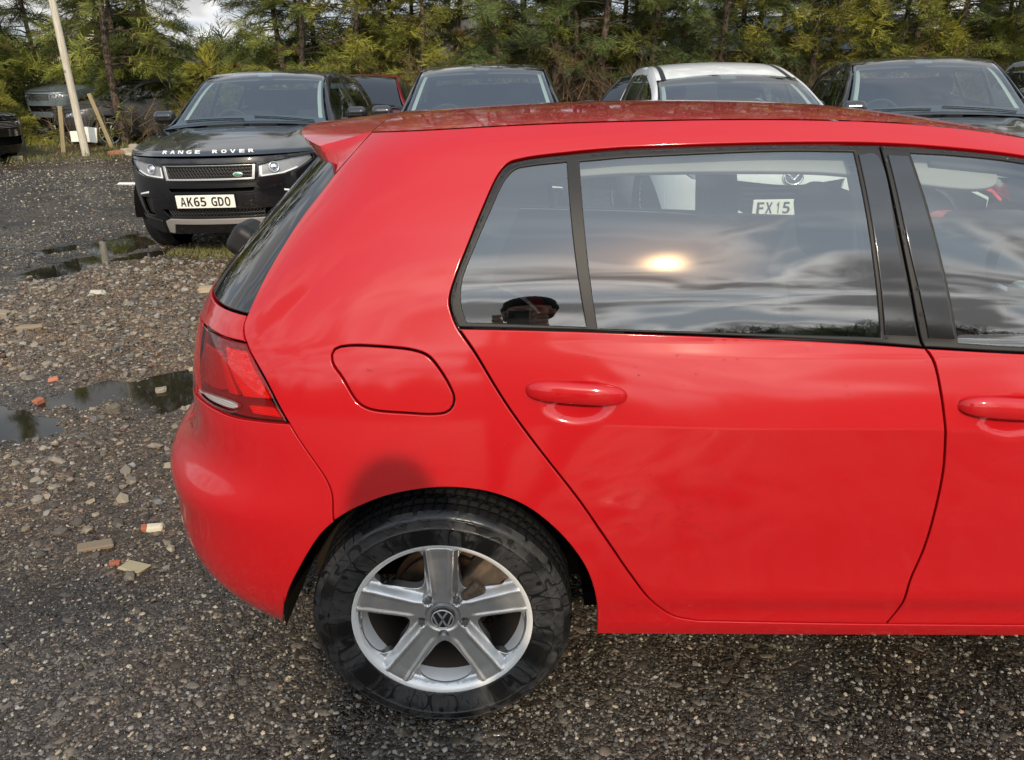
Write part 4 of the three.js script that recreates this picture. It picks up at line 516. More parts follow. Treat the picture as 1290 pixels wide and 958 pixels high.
  G.wheelRim = xf(new THREE.TorusGeometry(.19, .014, 8, 36), { r: [-.35, Math.PI / 2, 0] });
  const wip = (z0, z1) => { const q = [...Array(8)].map((_, i) => { const t = i / 7, z = lerp(z0, z1, t), k = z / .74, p = roofAt(o.cowl - .052 - .028 * t, k, -.007, .045); return p; }); return tube(q, .0055, 16, 6); }; G.wipers = [wip(.05, .62), wip(-.60, -.04)];
  carCache.set(C, G); return G;
}
function parkedCar(C, name, label, mats, pos, turn, lean = 0) {
  const G = carGeometry(C), t = thing(name, label, 'car', pos, 0, 'cars parked in the far rows'); t.rotation.set(0, turn, lean, 'ZYX');
  const paintM = mats.paint, both = (n, g, m) => { part(n, g, m, t); part(n, mirrorZ(g), m, t); };
  both('body_side', G.side, paintM); if (mats.ditch) both('roof_strip', G.ditch, MAT.trim); for (const p of G.panes) both('side_window', p, mats.tint ?? MAT.screen); for (const p of G.posts) both('door_post', p, MAT.trim);
  part('roof', G.roof, mats.roof ?? paintM, t); part('headlining', G.lining, MAT.lining, t); part('windscreen', G.screen, mats.screen ?? MAT.screen, t); part('windscreen_border', G.border, MAT.gloss, t); part('pillar_lining', G.pillarLining, M_LIN, t);
  part('bonnet', G.bonnet, paintM, t); part('tailgate', G.tail, paintM, t); part('arch_liner', G.arches, MAT.shell, t); part('arch_liner', mirrorZ(G.arches), MAT.shell, t); part('underside', G.under, MAT.shell, t);
  both('door_mirror', G.mirror, mats.mirror ?? paintM); part('dashboard', G.dash, MAT.cabin, t); for (const g of G.seats) part('front_seat', g, MAT.seat, t); part('rear_seat', G.bench, MAT.seat, t); part('steering_wheel', G.wheelRim.clone().translate(-.98, 1.06, .37), MAT.cabin, t);
  for (const g of G.wipers) part('wiper', g, MAT.trim, t);
  for (const [x, z, d] of [[0, .90, 1], [0, -.90, -1], [-C.o.axle, .90, 1], [-C.o.axle, -.90, -1]]) { const w = sub('wheel', t, [x, .362, z * (C.o.k ?? 1)]); if (d < 0) w.rotation.y = Math.PI; part('tyre', parkedWheel.t.side, MAT.tyreDark, w); part('tread', parkedWheel.t.tread, MAT.tread, w); part('rim', parkedWheel.face, mats.rim ?? MAT.silver, w); part('rim_barrel', parkedWheel.barrel, MAT.mesh, w); }
  mats.front(t, C, mats); return t;
}
const M_LIN = M({ color: RGB(.55, .56, .52), roughness: .9 });
MAT.tyreDark = M({ color: RGB(.018, .018, .018), roughness: .75 });
function honeycomb(S, q0, q1, y0, y1, pitch, off) { // a mesh of slanted bars between two heights
  const g = []; const bar = (a, b) => { const A = S.P(...a), B = S.P(...b), n = S.N(...a); g.push(limb(A.map((v, i) => v + n[i] * off), B.map((v, i) => v + n[i] * off), .0045, .0045, 4)); };
  const H = y1 - y0; for (let q = q0; q < q1; q += pitch) { bar([q, y0], [Math.min(q1, q + H * .6), y1]); bar([Math.min(q1, q + H * .6), y0], [q, y1]); } for (let y = y0; y <= y1 + 1e-6; y += H / 2) for (let q = q0; q < q1 - .01; q += (q1 - q0) / 8) bar([q, y], [q + (q1 - q0) / 8, y]); return merge(g);
}
const loop = (...p) => [...p.map((a, i) => [a, p[(i + 1) % p.length]])];
const sym = (a) => [...a, ...[...a].reverse().map(([q, y]) => [-q, y])];
function lampUnit(t, S, side, out, proj, r, S2, S3) { // headlamp: housing, projector in its ring, clear cover
  const o = out.map(([q, y]) => [q * side, y]), L = part('headlamp', panel(S3, loop(...o), { cell: .03, step: .02, r: .002, depth: .03, gap: 0 }), MAT.lampBowl, t);
  for (const [q, y, rad] of proj) { part('projector', [onNose(new THREE.TorusGeometry(rad, rad * .16, 8, 28), S3, q * side, y, .014), onNose(xf(new THREE.SphereGeometry(rad * .78, 16, 10), { s: [1, 1, .45] }), S3, q * side, y, .006)], MAT.chrome, L); }
  part('lamp_cover', panel(S, loop(...o), { cell: .03, step: .02, r: .004, depth: .01, gap: .001 }), MAT.lens, L); return L;
}
MAT.lampBowl = M({ color: RGB(.30, .305, .315), roughness: .35, metalness: .35 }); MAT.day = M({ color: RGB(.80, .80, .80), roughness: .3 });
function crossFront(t, C, m) { // black crossover: meshed grille in a bright frame, lettered bonnet, grey skid plate
  const S = C.front(), at = C.front, lamp = [[.425, .838], [.56, .862], [.733, .884], [.955, .897], [.965, .862], [.79, .790], [.64, .752], [.413, .737]];
  const grille = sym([[.408, .853], [.388, .712]]), slot = sym([[.37, .650], [.36, .622]]), fog = [[.60, .570], [.78, .565], [.77, .42], [.64, .405]], low = sym([[.50, .465], [.44, .40]]);
  const bumper = sym([[0, .905], [.45, .905], [.72, .915], [.98, .925], [.998, .6], [.98, .30], [.7, .245], [0, .25]]);
  const hole = (a, gap) => loop(...a), L = lamp, Rr = lamp.map(([q, y]) => [-q, y]);
  part('front_bumper', panel(S, [[...Array(25)].map((_, i) => [lerp(-.998, .998, i / 24), .905 + .02 * Math.abs(lerp(-1, 1, i / 24)) ** 2]), [[.998, .925], [.998, .32]], [[.998, .32], [.7, .245], [0, .25], [-.7, .245], [-.998, .32]], [[-.998, .32], [-.998, .925]]], { cell: .04, step: .025, holes: [hole(grille), hole(L), hole(Rr), hole(slot), hole(fog), hole(fog.map(([q, y]) => [-q, y])), hole(low)] }), m.paint, t);
  part('nose_back', panel(at(-.05), [[[-1.0, .91], [1.0, .91]], [[1.0, .91], [1.0, .26]], [[1.0, .26], [-1.0, .26]], [[-1.0, .26], [-1.0, .91]]], { cell: .06, step: .04, depth: .003 }), MAT.shell, t);
  const g = part('grille', [honeycomb(at(-.012), -.36, .36, .735, .785, .028, 0), honeycomb(at(-.012), -.365, .365, .79, .842, .028, 0)], MAT.mesh, t);
  const fr = sym([[.402, .846], [.383, .718]]), fi = sym([[.376, .840], [.360, .735]]);
  part('grille_frame', panel(at(.004), loop(...fr), { cell: .02, step: .012, r: .004, depth: .03, holes: [loop(...fi)], gap: 0 }), MAT.satin, g); part('grille_bar', panel(at(.0), loop([-.372, .845], [.372, .845], [.372, .828], [-.372, .828]), { cell: .02, r: .003, depth: .02 }), MAT.trim, g);
  part('grille_badge', onNose(xf(new THREE.SphereGeometry(1, 18, 8), { s: [.045, .022, .008] }), at(0), .25, .765, .004), MAT.satin, g); part('grille_badge', onNose(xf(new THREE.SphereGeometry(1, 18, 8), { s: [.037, .016, .008] }), at(0), .25, .765, .006), M({ color: RGB(.05, .22, .10), roughness: .3 }), g);
  for (const sd of [1, -1]) { const lu = lampUnit(t, S, sd, lamp, [[.555, .815, .042]], 0, at(-.01), at(-.03)); part('daytime_strip', [panel(at(-.022), loop(...[[.43, .75], [.62, .765], [.78, .805], [.775, .79], [.64, .755], [.44, .738]].map(([q, y]) => [q * sd, y])), { cell: .02, step: .015, r: .002, depth: .01, gap: 0 }), panel(at(-.022), loop(...[[.428, .83], [.455, .83], [.45, .75], [.425, .75]].map(([q, y]) => [q * sd, y])), { cell: .02, step: .015, r: .002, depth: .01, gap: 0 })], MAT.day, lu);
    const f = part('fog_intake', panel(at(-.03), loop(...fog.map(([q, y]) => [q * sd, y])), { cell: .03, step: .02, depth: .004, gap: -.003 }), MAT.mesh, t); part('fog_lamp', panel(at(.006), loop(...[[.615, .625], [.77, .600], [.78, .582], [.62, .604]].map(([q, y]) => [q * sd, y])), { cell: .02, step: .015, r: .003, depth: .012 }), MAT.day, f); }
  part('lower_mesh', honeycomb(at(-.015), -.44, .44, .40, .462, .03, 0), MAT.mesh, t);
  part('skid_plate', panel(at(.014), loop(...sym([[.44, .388], [.505, .365], [.53, .255], [.46, .248], [.405, .335]])), { cell: .03, step: .02, r: .006, depth: .04 }), MAT.skid, t); part('lower_trim', panel(at(.006), loop(...sym([[.995, .42], [.98, .27], [.56, .235], [.545, .36]])).slice(0, 0).concat(loop([.56, .37], [.99, .40], [.985, .28], [.58, .24])), { cell: .04, step: .03, r: .006, depth: .03 }), MAT.trim, t); part('lower_trim', panel(at(.006), loop([-.56, .37], [-.99, .40], [-.985, .28], [-.58, .24]), { cell: .04, step: .03, r: .006, depth: .03 }), MAT.trim, t);
  for (const q of [-.33, .33]) part('tow_cover', onNose(cyl(.018, .018, .012, 18, { r: [Math.PI / 2, 0, 0] }), at(.0), q, .30, -.01), MAT.satin, t);
  const name = 'RANGE ROVER', cells = name.length; [...name].forEach((c, i) => { if (c === ' ') return; const q = lerp(-.375, .375, i / (cells - 1)); part('letter', onNose(letters(c, .032, .045, .004), at(.0), q, .953, .004), MAT.letter, t); });
  if (m.plate) numberPlate(t, at(0), m.plate, -.045, .546);
}
function numberPlate(t, S, text, q, y) { const p = part('number_plate', onNose(rbox(.52, .112, .012, .004), S, q, y, .026), MAT.plate, t); part('plate_bracket', onNose(box(.50, .09, .05), S, q, y, -.004), MAT.trim, p); const c = [...text], xs = []; let x = 0; for (const ch of c) { xs.push(x); x += ch === ' ' ? .036 : .0595; } const w = xs[c.length - 1]; c.forEach((ch, i) => { if (ch !== ' ') part('plate_character', onNose(letters(ch, .079, ch === '1' || ch === 'I' ? .016 : .049, .002).translate(xs[i] - w / 2, 0, .0058), S, q, y, .026), MAT.ink, p); }); }
MAT.letter = M({ color: RGB(.80, .80, .80), roughness: .3 }); MAT.satin = M({ color: RGB(.55, .55, .54), metalness: .7, roughness: .3 });
function plainFront(t, C, m) { // grille slot, lamps and bumper without markings
  const S = C.front(), at = C.front, lamp = [[.46, .83], [.75, .88], [.94, .885], [.95, .84], [.74, .76], [.45, .74]], gr = sym([[.42, .85], [.38, .70]]), low = sym([[.55, .55], [.5, .40]]);
  part('front_bumper', panel(S, [[...Array(25)].map((_, i) => [lerp(-.998, .998, i / 24), .905 + .02 * Math.abs(lerp(-1, 1, i / 24)) ** 2]), [[.998, .925], [.998, .32]], [[.998, .32], [.7, .245], [0, .25], [-.7, .245], [-.998, .32]], [[-.998, .32], [-.998, .925]]], { cell: .05, step: .03, holes: [loop(...lamp), loop(...lamp.map(([q, y]) => [-q, y])), loop(...gr), loop(...low)] }), m.paint, t);
  part('nose_back', panel(at(-.05), loop([-1.0, .91], [1.0, .91], [1.0, .26], [-1.0, .26]), { cell: .06, step: .04, depth: .003 }), MAT.shell, t);
  part('grille', [...Array(5)].map((_, i) => panel(at(-.01), loop([-.41, .715 + i * .027], [.41, .715 + i * .027], [.41, .727 + i * .027], [-.41, .727 + i * .027]), { cell: .05, step: .03, r: .002 })), MAT.satin, t);
  for (const sd of [1, -1]) lampUnit(t, S, sd, lamp, [[.60, .80, .04], [.74, .825, .035]], 0, at(-.01), at(-.03));
  if (m.plate) numberPlate(t, at(0), m.plate, 0, .60);
}
function whiteFront(t, C, m) { // five-sided dark grille under a winged oval badge
  const S = C.front(), at = C.front, lamp = [[.44, .86], [.70, .925], [.93, .93], [.94, .89], [.74, .80], [.46, .78]], gr = sym([[0, .765], [.14, .775], [.40, .80], [.36, .60], [.22, .52]]), low = sym([[.62, .46], [.52, .34]]);
  part('front_bumper', panel(S, [[...Array(25)].map((_, i) => [lerp(-.998, .998, i / 24), .905 + .02 * Math.abs(lerp(-1, 1, i / 24)) ** 2]), [[.998, .925], [.998, .32]], [[.998, .32], [.7, .245], [0, .25], [-.7, .245], [-.998, .32]], [[-.998, .32], [-.998, .925]]], { cell: .04, step: .025, holes: [loop(...lamp), loop(...lamp.map(([q, y]) => [-q, y])), loop(...gr.filter(([q], i) => q || !i)), loop(...low)] }), m.paint, t);
  part('nose_back', panel(at(-.05), loop([-1.0, .91], [1.0, .91], [1.0, .26], [-1.0, .26]), { cell: .06, step: .04, depth: .003 }), MAT.shell, t);
  part('grille', [...Array(6)].map((_, i) => panel(at(-.014), loop([-.36 + .02 * (5 - i) * .6, .55 + i * .038], [.36 - .02 * (5 - i) * .6, .55 + i * .038], [.36 - .02 * (5 - i) * .6, .564 + i * .038], [-.36 + .02 * (5 - i) * .6, .564 + i * .038]), { cell: .05, step: .03, r: .002 })), MAT.trim, t);
  const b = part('badge', [onNose(xf(new THREE.TorusGeometry(.062, .009, 8, 40), { s: [1, .8, 1] }), at(0), 0, .825, .016)], MAT.chrome, t); part('badge_wing', onNose(merge([tube([[-.058, .022, 0], [-.03, .012, .004], [0, -.018, .006], [.03, .012, .004], [.058, .022, 0]], .006, 24, 6), tube([[-.05, .03, 0], [-.02, .004, .003], [0, -.012, .004], [.02, .004, .003], [.05, .03, 0]], .005, 24, 6)]), at(0), 0, .825, .016), MAT.chrome, b); part('badge_field', onNose(xf(new THREE.SphereGeometry(1, 20, 8), { s: [.058, .047, .006] }), at(0), 0, .825, .008), M({ color: RGB(.06, .065, .08), roughness: .3 }), b);
  for (const sd of [1, -1]) lampUnit(t, S, sd, lamp, [[.60, .84, .045]], 0, at(-.01), at(-.03));
  numberPlate(t, at(0), m.plate, 0, .625);
}
const BLACK = { paint: MAT.black, front: crossFront, mirror: MAT.gloss };
const nearCrossover = parkedCar(crossSurf, 'crossover', 'black crossover with plate AK65 GDO and chrome-lettered bonnet, parked behind the puddles', { ...BLACK, plate: 'AK65 GDO' }, [-2.465, 0, -5.30], -Math.PI / 2, .021);
parkedCar(crossSurf, 'crossover', 'black crossover showing only windscreen and roof above the spoiler end of the red hatchback roof', BLACK, [-.11, ground0(-.11, -5), -5.0], -Math.PI / 2, .021);
parkedCar(crossSurf, 'crossover', 'black crossover standing at an angle beside the white car, to its right', BLACK, [3.98, ground0(4.2, -4.6) - .04, -4.55], -Math.PI / 2 - .22, .021);
parkedCar(familySurf, 'family_car', 'white car with oval badge and plate starting FX15, seen over and through the hatchback', { paint: paint(.74, .74, .73), front: whiteFront, plate: 'FX15      ', mirror: MAT.gloss, ditch: true }, [2.125, ground0(2.2, -4) - .02, -3.85], -Math.PI / 2 - .02, .021);
parkedCar(crossSurf, 'crossover', 'dark red car in the back row between the two black crossovers', { paint: paint(.16, .006, .012), front: plainFront, mirror: MAT.gloss, tint: MAT.dark_glass, screen: MAT.dark_glass }, [-2.35, ground0(-2.3, -10), -10.2], -Math.PI / 2 + .05, .021);
parkedCar(crossSurf, 'crossover', 'dark grey car in the back row, its square window beside the white car', { paint: paint(.018, .019, .022), front: plainFront, mirror: MAT.gloss, tint: MAT.dark_glass, screen: MAT.dark_glass }, [1.95, ground0(1.5, -9) - .08, -9.3], -Math.PI / 2 - .5, .021);
parkedCar(familySurf, 'family_car', 'silver car at the end of the row, mostly beyond the black crossover', { paint: paint(.42, .43, .44, { metalness: .5 }), front: plainFront, mirror: MAT.gloss }, [7.35, ground0(7.3, -7), -6.6], -Math.PI / 2 - .25, .021);
parkedCar(crossSurf, 'crossover', 'black car at the far left corner, front wheel and lamp showing beside the bushes', { paint: MAT.black, front: plainFront, mirror: MAT.gloss, rim: MAT.mesh }, [-10.45, 0, -12.95], -.12);
parkedCar(crossSurf, 'crossover', 'dusty dark car parked beyond the leaning pole and the tree trunk', { paint: paint(.035, .037, .04, { clearcoatRoughness: .3 }), front: plainFront, mirror: MAT.gloss }, [-10.5, 0, -17.9], -Math.PI / 2 - .75);
parkedCar(familySurf, 'family_car', 'pale blue-grey car higher up behind the dusty dark car', { paint: paint(.16, .20, .23, { metalness: .4 }), front: plainFront, mirror: MAT.gloss }, [-12.7, .38, -20.6], -Math.PI / 2 - .3);
// ------------------------------------------------------------ trees: tapered trunk with limbs, crown of feathery sprays
const bark = (() => { const t = dataTex(512, (u, v) => { const k = smooth(-.35, .4, tfbm(u * 1, v, 9, 4)); return [lerp(.030, .12, k), lerp(.022, .085, k), lerp(.017, .062, k)]; }), b = dataTex(512, (u, v) => .5 + .6 * tfbm(u, v, 14, 4)); return M({ color: RGB(1, 1, 1), map: t, bumpMap: b, bumpScale: .02, roughness: .95 }); })();
function sprayGeo(n, wid, droop, fan, ragged) { // plume along +z, branchlets to both sides, each of narrow leaves
  const P = [], leaf = (a, dir, L, w, up) => { const d = V3(...dir).normalize(), s = d.clone().cross(V3(...up)).normalize().multiplyScalar(w * L), m = d.clone().multiplyScalar(L * .12), e = d.clone().multiplyScalar(L), A = V3(...a); const p1 = A.clone().add(m).add(s), p2 = A.clone().add(m).sub(s), p3 = A.clone().add(e); P.push(...p1.toArray(), ...p3.toArray(), ...p2.toArray()); };
  for (let i = 0; i < n; i++) { const t = (i + .5) / n, sd = i % 2 ? 1 : -1, c = [0, -droop * t * t, t * .82], L = (fan * (1 - .75 * t) + .10) * rr(1 - ragged, 1 + ragged), dir = [sd * rr(.55, 1), rr(-.35, .45), rr(.45, 1.0)]; leaf(c, dir, L, wid, [rr(-.3, .3), 1, rr(-.3, .3)]); const d = V3(...dir).normalize(); for (let k = 1; k <= 3; k++) { const q = [c[0] + d.x * L * k * .22, c[1] + d.y * L * k * .22, c[2] + d.z * L * k * .22]; leaf(q, [dir[0] + rr(-.8, .8), dir[1] + rr(-.6, .4), dir[2] + rr(-.5, .7)], L * rr(.35, .6), wid * 1.1, [rr(-1, 1), 1, rr(-1, 1)]); } }
  leaf([0, -droop * .7, .8], [0, -.2, 1], .28, wid, [0, 1, 0]);
  const g = new THREE.BufferGeometry(); g.setAttribute('position', new THREE.Float32BufferAttribute(P, 3)); g.computeVertexNormals(); return g;
}
const leafMat = M({ color: RGB(1, 1, 1), roughness: .75, transmission: .32, thickness: 0, side: THREE.DoubleSide, specularIntensity: .4 });
const crownMat = M({ color: RGB(1, 1, 1), vertexColors: true, roughness: .75, transmission: .32, thickness: 0, side: THREE.DoubleSide, specularIntensity: .4 });
const SPRAY = [sprayGeo(15, .052, .12, .42, .4), sprayGeo(14, .058, .28, .38, .5)];
const twigGeo = (() => { const P = [limb([0, 0, 0], [.03, .02, .5], .012, .007, 4), limb([.03, .02, .5], [-.02, .06, 1], .007, .002, 4)]; for (let i = 0; i < 9; i++) { const t = rr(.15, .85), a = [0, 0.02, t]; P.push(limb(a, [rr(-.35, .35), rr(-.25, .35), t + rr(.1, .35)], .005, .0015, 3)); } return merge(P); })();
function tree(name, o) { // o: h, bare (height where leaves begin), reach, lean, hue [dark, light], count, spray, dead
  const t = new THREE.Group(); t.name = name;
  const bend = (y) => [o.lean * y * .04 + .10 * Math.sin(y * .9 + o.k), y, .08 * Math.sin(y * .7 + o.k * 2)], wood = [];
  const pts = [...Array(13)].map((_, i) => bend(-.2 + (o.h + .1) * i / 12)); const tg = tube(pts, 1, 30, 9), P = tg.attributes.position; { const C = new THREE.CatmullRomCurve3(pts.map((p) => V3(...p)), false, 'centripetal'); for (let i = 0; i < P.count; i++) { const ring = Math.floor(i / 10), u = ring / 30, c = C.getPointAt(u), r = o.r * (1 - .88 * u) * (1 + .5 * Math.exp(-u * 22)) * (1 + .10 * n3(P.getX(i) * 2, u * 14, P.getZ(i) * 2)); P.setXYZ(i, c.x + (P.getX(i) - c.x) * r, c.y + (P.getY(i) - c.y) * r, c.z + (P.getZ(i) - c.z) * r); } tg.computeVertexNormals(); const uv = tg.attributes.uv; for (let i = 0; i < uv.count; i++) uv.setXY(i, uv.getX(i) * o.h * .8, uv.getY(i)); } wood.push(tg);
  const spots = [], m = new THREE.Matrix4(), q = new THREE.Quaternion(), dirV = V3(), up = V3(0, 1, 0);
  const limbAt = (y, az, L, dead) => { const b = bend(y), rise = rr(-.05, .40), pts = [...Array(5)].map((_, i) => { const s = i / 4; return [b[0] + Math.cos(az) * L * s + .05 * Math.sin(s * 5 + az), y + L * (rise * s - (dead ? .1 : .36) * s * s), b[2] + Math.sin(az) * L * s]; }); for (let i = 0; i < 4; i++) { const r = (s) => (.010 + .016 * L * .5) * (1 - s * .85); wood.push(limb(pts[i], pts[i + 1], r(i / 4), r((i + 1) / 4), 4)); } return pts; };
  const nl = Math.round(o.h * o.limbs);
  for (let i = 0; i < nl; i++) {
    const y = lerp(.25, o.h - .3, Math.pow((i + rnd()) / nl, 1.25)), dead = y < o.bare, L = (dead ? rr(.4, 1.2) : (o.reach * Math.pow(1 - y / (o.h * 1.04), .75) + .25) * rr(.65, 1.15)), az = rnd() * 6.283, pts = limbAt(y, az, L, dead);
    const n = dead ? (rnd() < .25 ? 2 : 0) : Math.round(o.sprays * (.5 + L * .6) * (y > 4.4 ? .4 : 1));
    for (let k = 0; k < n; k++) { const s = Math.sqrt(rr(.03, 1)), f = s * 3.999, a = pts[Math.floor(f)], b = pts[Math.floor(f) + 1] ?? pts[4], c = a.map((v, h) => lerp(v, b[h], f % 1)); const ang = az + rr(-1.15, 1.15), sc = rr(.26, .50) * (y > 4.4 ? 1.7 : 1) * o.size; spots.push([c[0] + rr(-.06, .06), c[1] + rr(-.08, .06), c[2] + rr(-.06, .06), Math.cos(ang), rr(-.75, .25), Math.sin(ang), sc, s]); }
  }
  for (let k = 0; k < 26; k++) spots.push([bend(o.h)[0] + rr(-.15, .15), o.h - rr(0, .8), bend(o.h)[2] + rr(-.15, .15), rr(-.5, .5), 1, rr(-.5, .5), .5, 1]);
  part('trunk', merge(wood), bark, t);
  const src = SPRAY[o.spray].attributes.position, nv = src.count, PP = new Float32Array(spots.length * nv * 3), NN = new Float32Array(spots.length * nv * 3), CC = new Float32Array(spots.length * nv * 3), sn = SPRAY[o.spray].attributes.normal, v = V3();
  spots.forEach(([x, y, z, dx, dy, dz, s, edge], i) => {
    dirV.set(dx, dy, dz).normalize(); const zz = dirV, xx = up.clone().cross(zz).normalize(), yy = zz.clone().cross(xx), roll = rr(-.8, .8); m.makeBasis(xx, yy, zz); q.setFromRotationMatrix(m).multiply(new THREE.Quaternion().setFromAxisAngle(V3(0, 0, 1), roll)); m.compose(V3(x, y, z), q, V3(s * rr(.8, 1.2), s, s * rr(.9, 1.3)));
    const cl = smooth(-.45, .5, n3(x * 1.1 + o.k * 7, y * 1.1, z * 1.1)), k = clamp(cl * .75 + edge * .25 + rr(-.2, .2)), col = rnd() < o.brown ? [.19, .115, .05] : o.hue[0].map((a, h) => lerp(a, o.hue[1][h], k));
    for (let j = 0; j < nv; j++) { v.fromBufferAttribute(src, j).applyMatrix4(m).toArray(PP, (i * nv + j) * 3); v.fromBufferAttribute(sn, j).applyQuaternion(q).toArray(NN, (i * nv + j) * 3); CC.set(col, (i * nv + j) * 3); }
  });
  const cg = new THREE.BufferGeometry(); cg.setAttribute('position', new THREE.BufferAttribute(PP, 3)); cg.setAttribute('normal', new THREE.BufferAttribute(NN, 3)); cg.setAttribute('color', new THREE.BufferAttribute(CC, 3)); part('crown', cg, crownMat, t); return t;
}
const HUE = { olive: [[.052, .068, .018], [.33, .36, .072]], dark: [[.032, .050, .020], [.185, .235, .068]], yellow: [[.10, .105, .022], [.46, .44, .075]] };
const T = {
  dense: tree('conifer', { h: 8.2, r: .095, bare: .5, reach: 1.75, lean: .3, k: 1, limbs: 9, sprays: 16, size: 1.05, spray: 0, hue: HUE.olive, brown: .04 }),
  dense2: tree('conifer', { h: 7.4, r: .09, bare: .3, reach: 1.6, lean: -.4, k: 2, limbs: 9, sprays: 16, size: 1.0, spray: 1, hue: HUE.yellow, brown: .05 }),
  bare: tree('conifer', { h: 8.8, r: .095, bare: 1.7, reach: 1.5, lean: .5, k: 3, limbs: 7, sprays: 17, size: 1.0, spray: 1, hue: HUE.olive, brown: .10 }),
  bare2: tree('conifer', { h: 9.2, r: .11, bare: 1.4, reach: 1.7, lean: -.3, k: 4, limbs: 7, sprays: 17, size: 1.05, spray: 0, hue: HUE.dark, brown: .08 }),
  dark: tree('conifer', { h: 8.0, r: .095, bare: .9, reach: 1.9, lean: .2, k: 5, limbs: 9, sprays: 16, size: 1.1, spray: 0, hue: HUE.dark, brown: .03 }),
  bush: tree('bush', { h: 2.7, r: .06, bare: 0, reach: 1.35, lean: .2, k: 6, limbs: 20, sprays: 17, size: .95, spray: 1, hue: HUE.yellow, brown: .05 }),
};
{
  const WORD = { dense: 'olive green conifer', dense2: 'yellow-green drooping conifer', bare: 'sparse conifer with bare dark trunk', bare2: 'dark tall conifer with bare lower trunk', dark: 'thick dark green conifer', bush: 'low yellow-green conifer bush' };
  const put = (k, x, z, turn, s, label) => { const r = T[k].clone(); r.name = numbered(T[k].name); r.position.set(x, groundY(x, z) - .03, z); r.rotation.y = turn; r.scale.setScalar(s); tag(r, label ?? WORD[k], k === 'bush' ? 'bush' : 'tree', k === 'bush' ? 'conifer bushes by the verge' : WORD[k] + 's of the row behind the cars'); scene.add(r); };
  const CARS = [[-15.5, 'at the far left edge behind the bushes'], [-11.6, 'behind the dusty dark car'], [-8, 'left of the shed, behind the brown trunk'], [-4.6, 'behind the black crossover with plate AK65 GDO'], [-1.6, 'behind the dark red car'], [1.0, 'behind the middle black crossover'], [3.0, 'behind the dark grey car'], [5.7, 'behind the white car'], [7.6, 'between the white car and the right black crossover'], [11, 'behind the right black crossover'], [99, 'at the right end of the row']], tally = {};
  const ORD = ['nearest', 'second', 'third', 'fourth', 'fifth', 'sixth', 'seventh', 'eighth', 'ninth'], A = (k, x) => { const c = CARS.find((q) => x < q[0])[1], n = tally[c + k] = (tally[c + k] ?? -1) + 1; return (n ? ORD[n] + ' ' : '') + WORD[k] + ' ' + c; };
  put('bare', -9.55, -17.4, .4, 1.0, 'sparse conifer with thick brown trunk standing just right of the leaning stakes');
  for (const [k, x, z, s] of [['dark', -16.6, -19.5, 1.05], ['dense', -14.6, -18.6, 1], ['dark', -14.2, -22.2, 1], ['bare2', -10.9, -22.6, 1], ['dense', -10.4, -19.2, 1], ['bare2', -12.4, -22.5, 1], ['dark', -9.45, -19.6, .9], ['dense2', -17.8, -17.6, .9],
    ['dense', -5.75, -18.6, .95], ['dark', -5.5, -20.6, 1], ['dense', -5.0, -17.8, .95], ['dense2', -3.8, -18.2, 1], ['dense', -3.0, -19.6, 1], ['dense2', -2.2, -18.3, .9], ['dense', -15.4, -22.5, 1.05], ['dark', -12.0, -21.6, 1], ['dense', -4.3, -21.4, 1.05], ['dark', -6.4, -22.6, .9], ['dense', .6, -21.8, 1.05], ['dark', 2.1, -22.2, 1], ['dense', 3.9, -22.0, 1.05], ['dark', 5.6, -21.6, 1.05], ['dense', 7.2, -21.2, 1.05], ['dark', 8.8, -21.6, 1], ['dense', 10.6, -21.2, 1.05], ['dark', 12.4, -21.4, 1], ['dense', 14.4, -21.2, 1], ['bare', -1.2, -19.0, 1], ['dark', -.7, -20.8, .9], ['dense', -2.6, -21.2, .95], ['bare2', -.25, -18.0, 1], ['bare', .5, -18.5, .95], ['bare2', 1.3, -18.1, 1], ['bare', 1.85, -18.8, 1], ['bare2', 2.5, -18.0, 1.05], ['dense', 3.2, -19.8, 1], ['bare', 3.8, -18.3, 1], ['bare2', 4.5, -18.6, .95], ['bare2', 5.3, -18.0, 1], ['bare', 6.1, -19.0, 1], ['dense2', 6.9, -18.6, 1], ['dense2', 7.7, -17.6, 1.0], ['bare2', 8.3, -18.3, 1], ['dense', 9.0, -18.8, 1], ['dense2', 9.7, -17.9, 1], ['bare', 10.3, -18.3, 1], ['dense', 11.1, -17.9, 1], ['dense2', 11.9, -18.6, 1.05], ['dark', 12.6, -17.7, 1], ['dense', 13.5, -18.4, 1], ['dense2', 14.6, -18.0, 1], ['dark', 15.8, -18.6, 1]]) put(k, x, z + rr(-.2, .2), rnd() * 6.28, s, A(k, x));
  put('bush', -12.6, -15.6, 1.1, .9, 'spreading yellow-green conifer bush left of the leaning stakes'); put('bush', -13.6, -16.4, 2.2, .9, 'low yellow-green conifer bush above the black car at the far left'); put('bush', -12.0, -16.9, 4, .5, 'small conifer bush between the larger bush and the dusty dark car');
  put('bush', -7.6, -18.6, 3.1, .82, 'low rounded bush in the gap where the sky shows');
  // brown brush between the trunks
  const brush = (name, label, n, fn, c0, c1) => { const im = new THREE.InstancedMesh(twigGeo, M({ color: RGB(1, 1, 1), roughness: .95 }), n), m = new THREE.Matrix4(), q = new THREE.Quaternion(), c = new THREE.Color(); for (let i = 0; i < n; i++) { const [x, y, z, s] = fn(); q.setFromEuler(new THREE.Euler(-Math.PI / 2 + rr(-.9, .9), rr(-.9, .9), rr(0, 6.3))); im.setMatrixAt(i, m.compose(V3(x, y, z), q, V3(s, s, s))); const k = rnd(); im.setColorAt(i, c.setRGB(...c0.map((v, h) => lerp(v, c1[h], k)))); } im.name = numbered(name); shade(im); tag(im, label, null, null, 'stuff'); scene.add(im); };
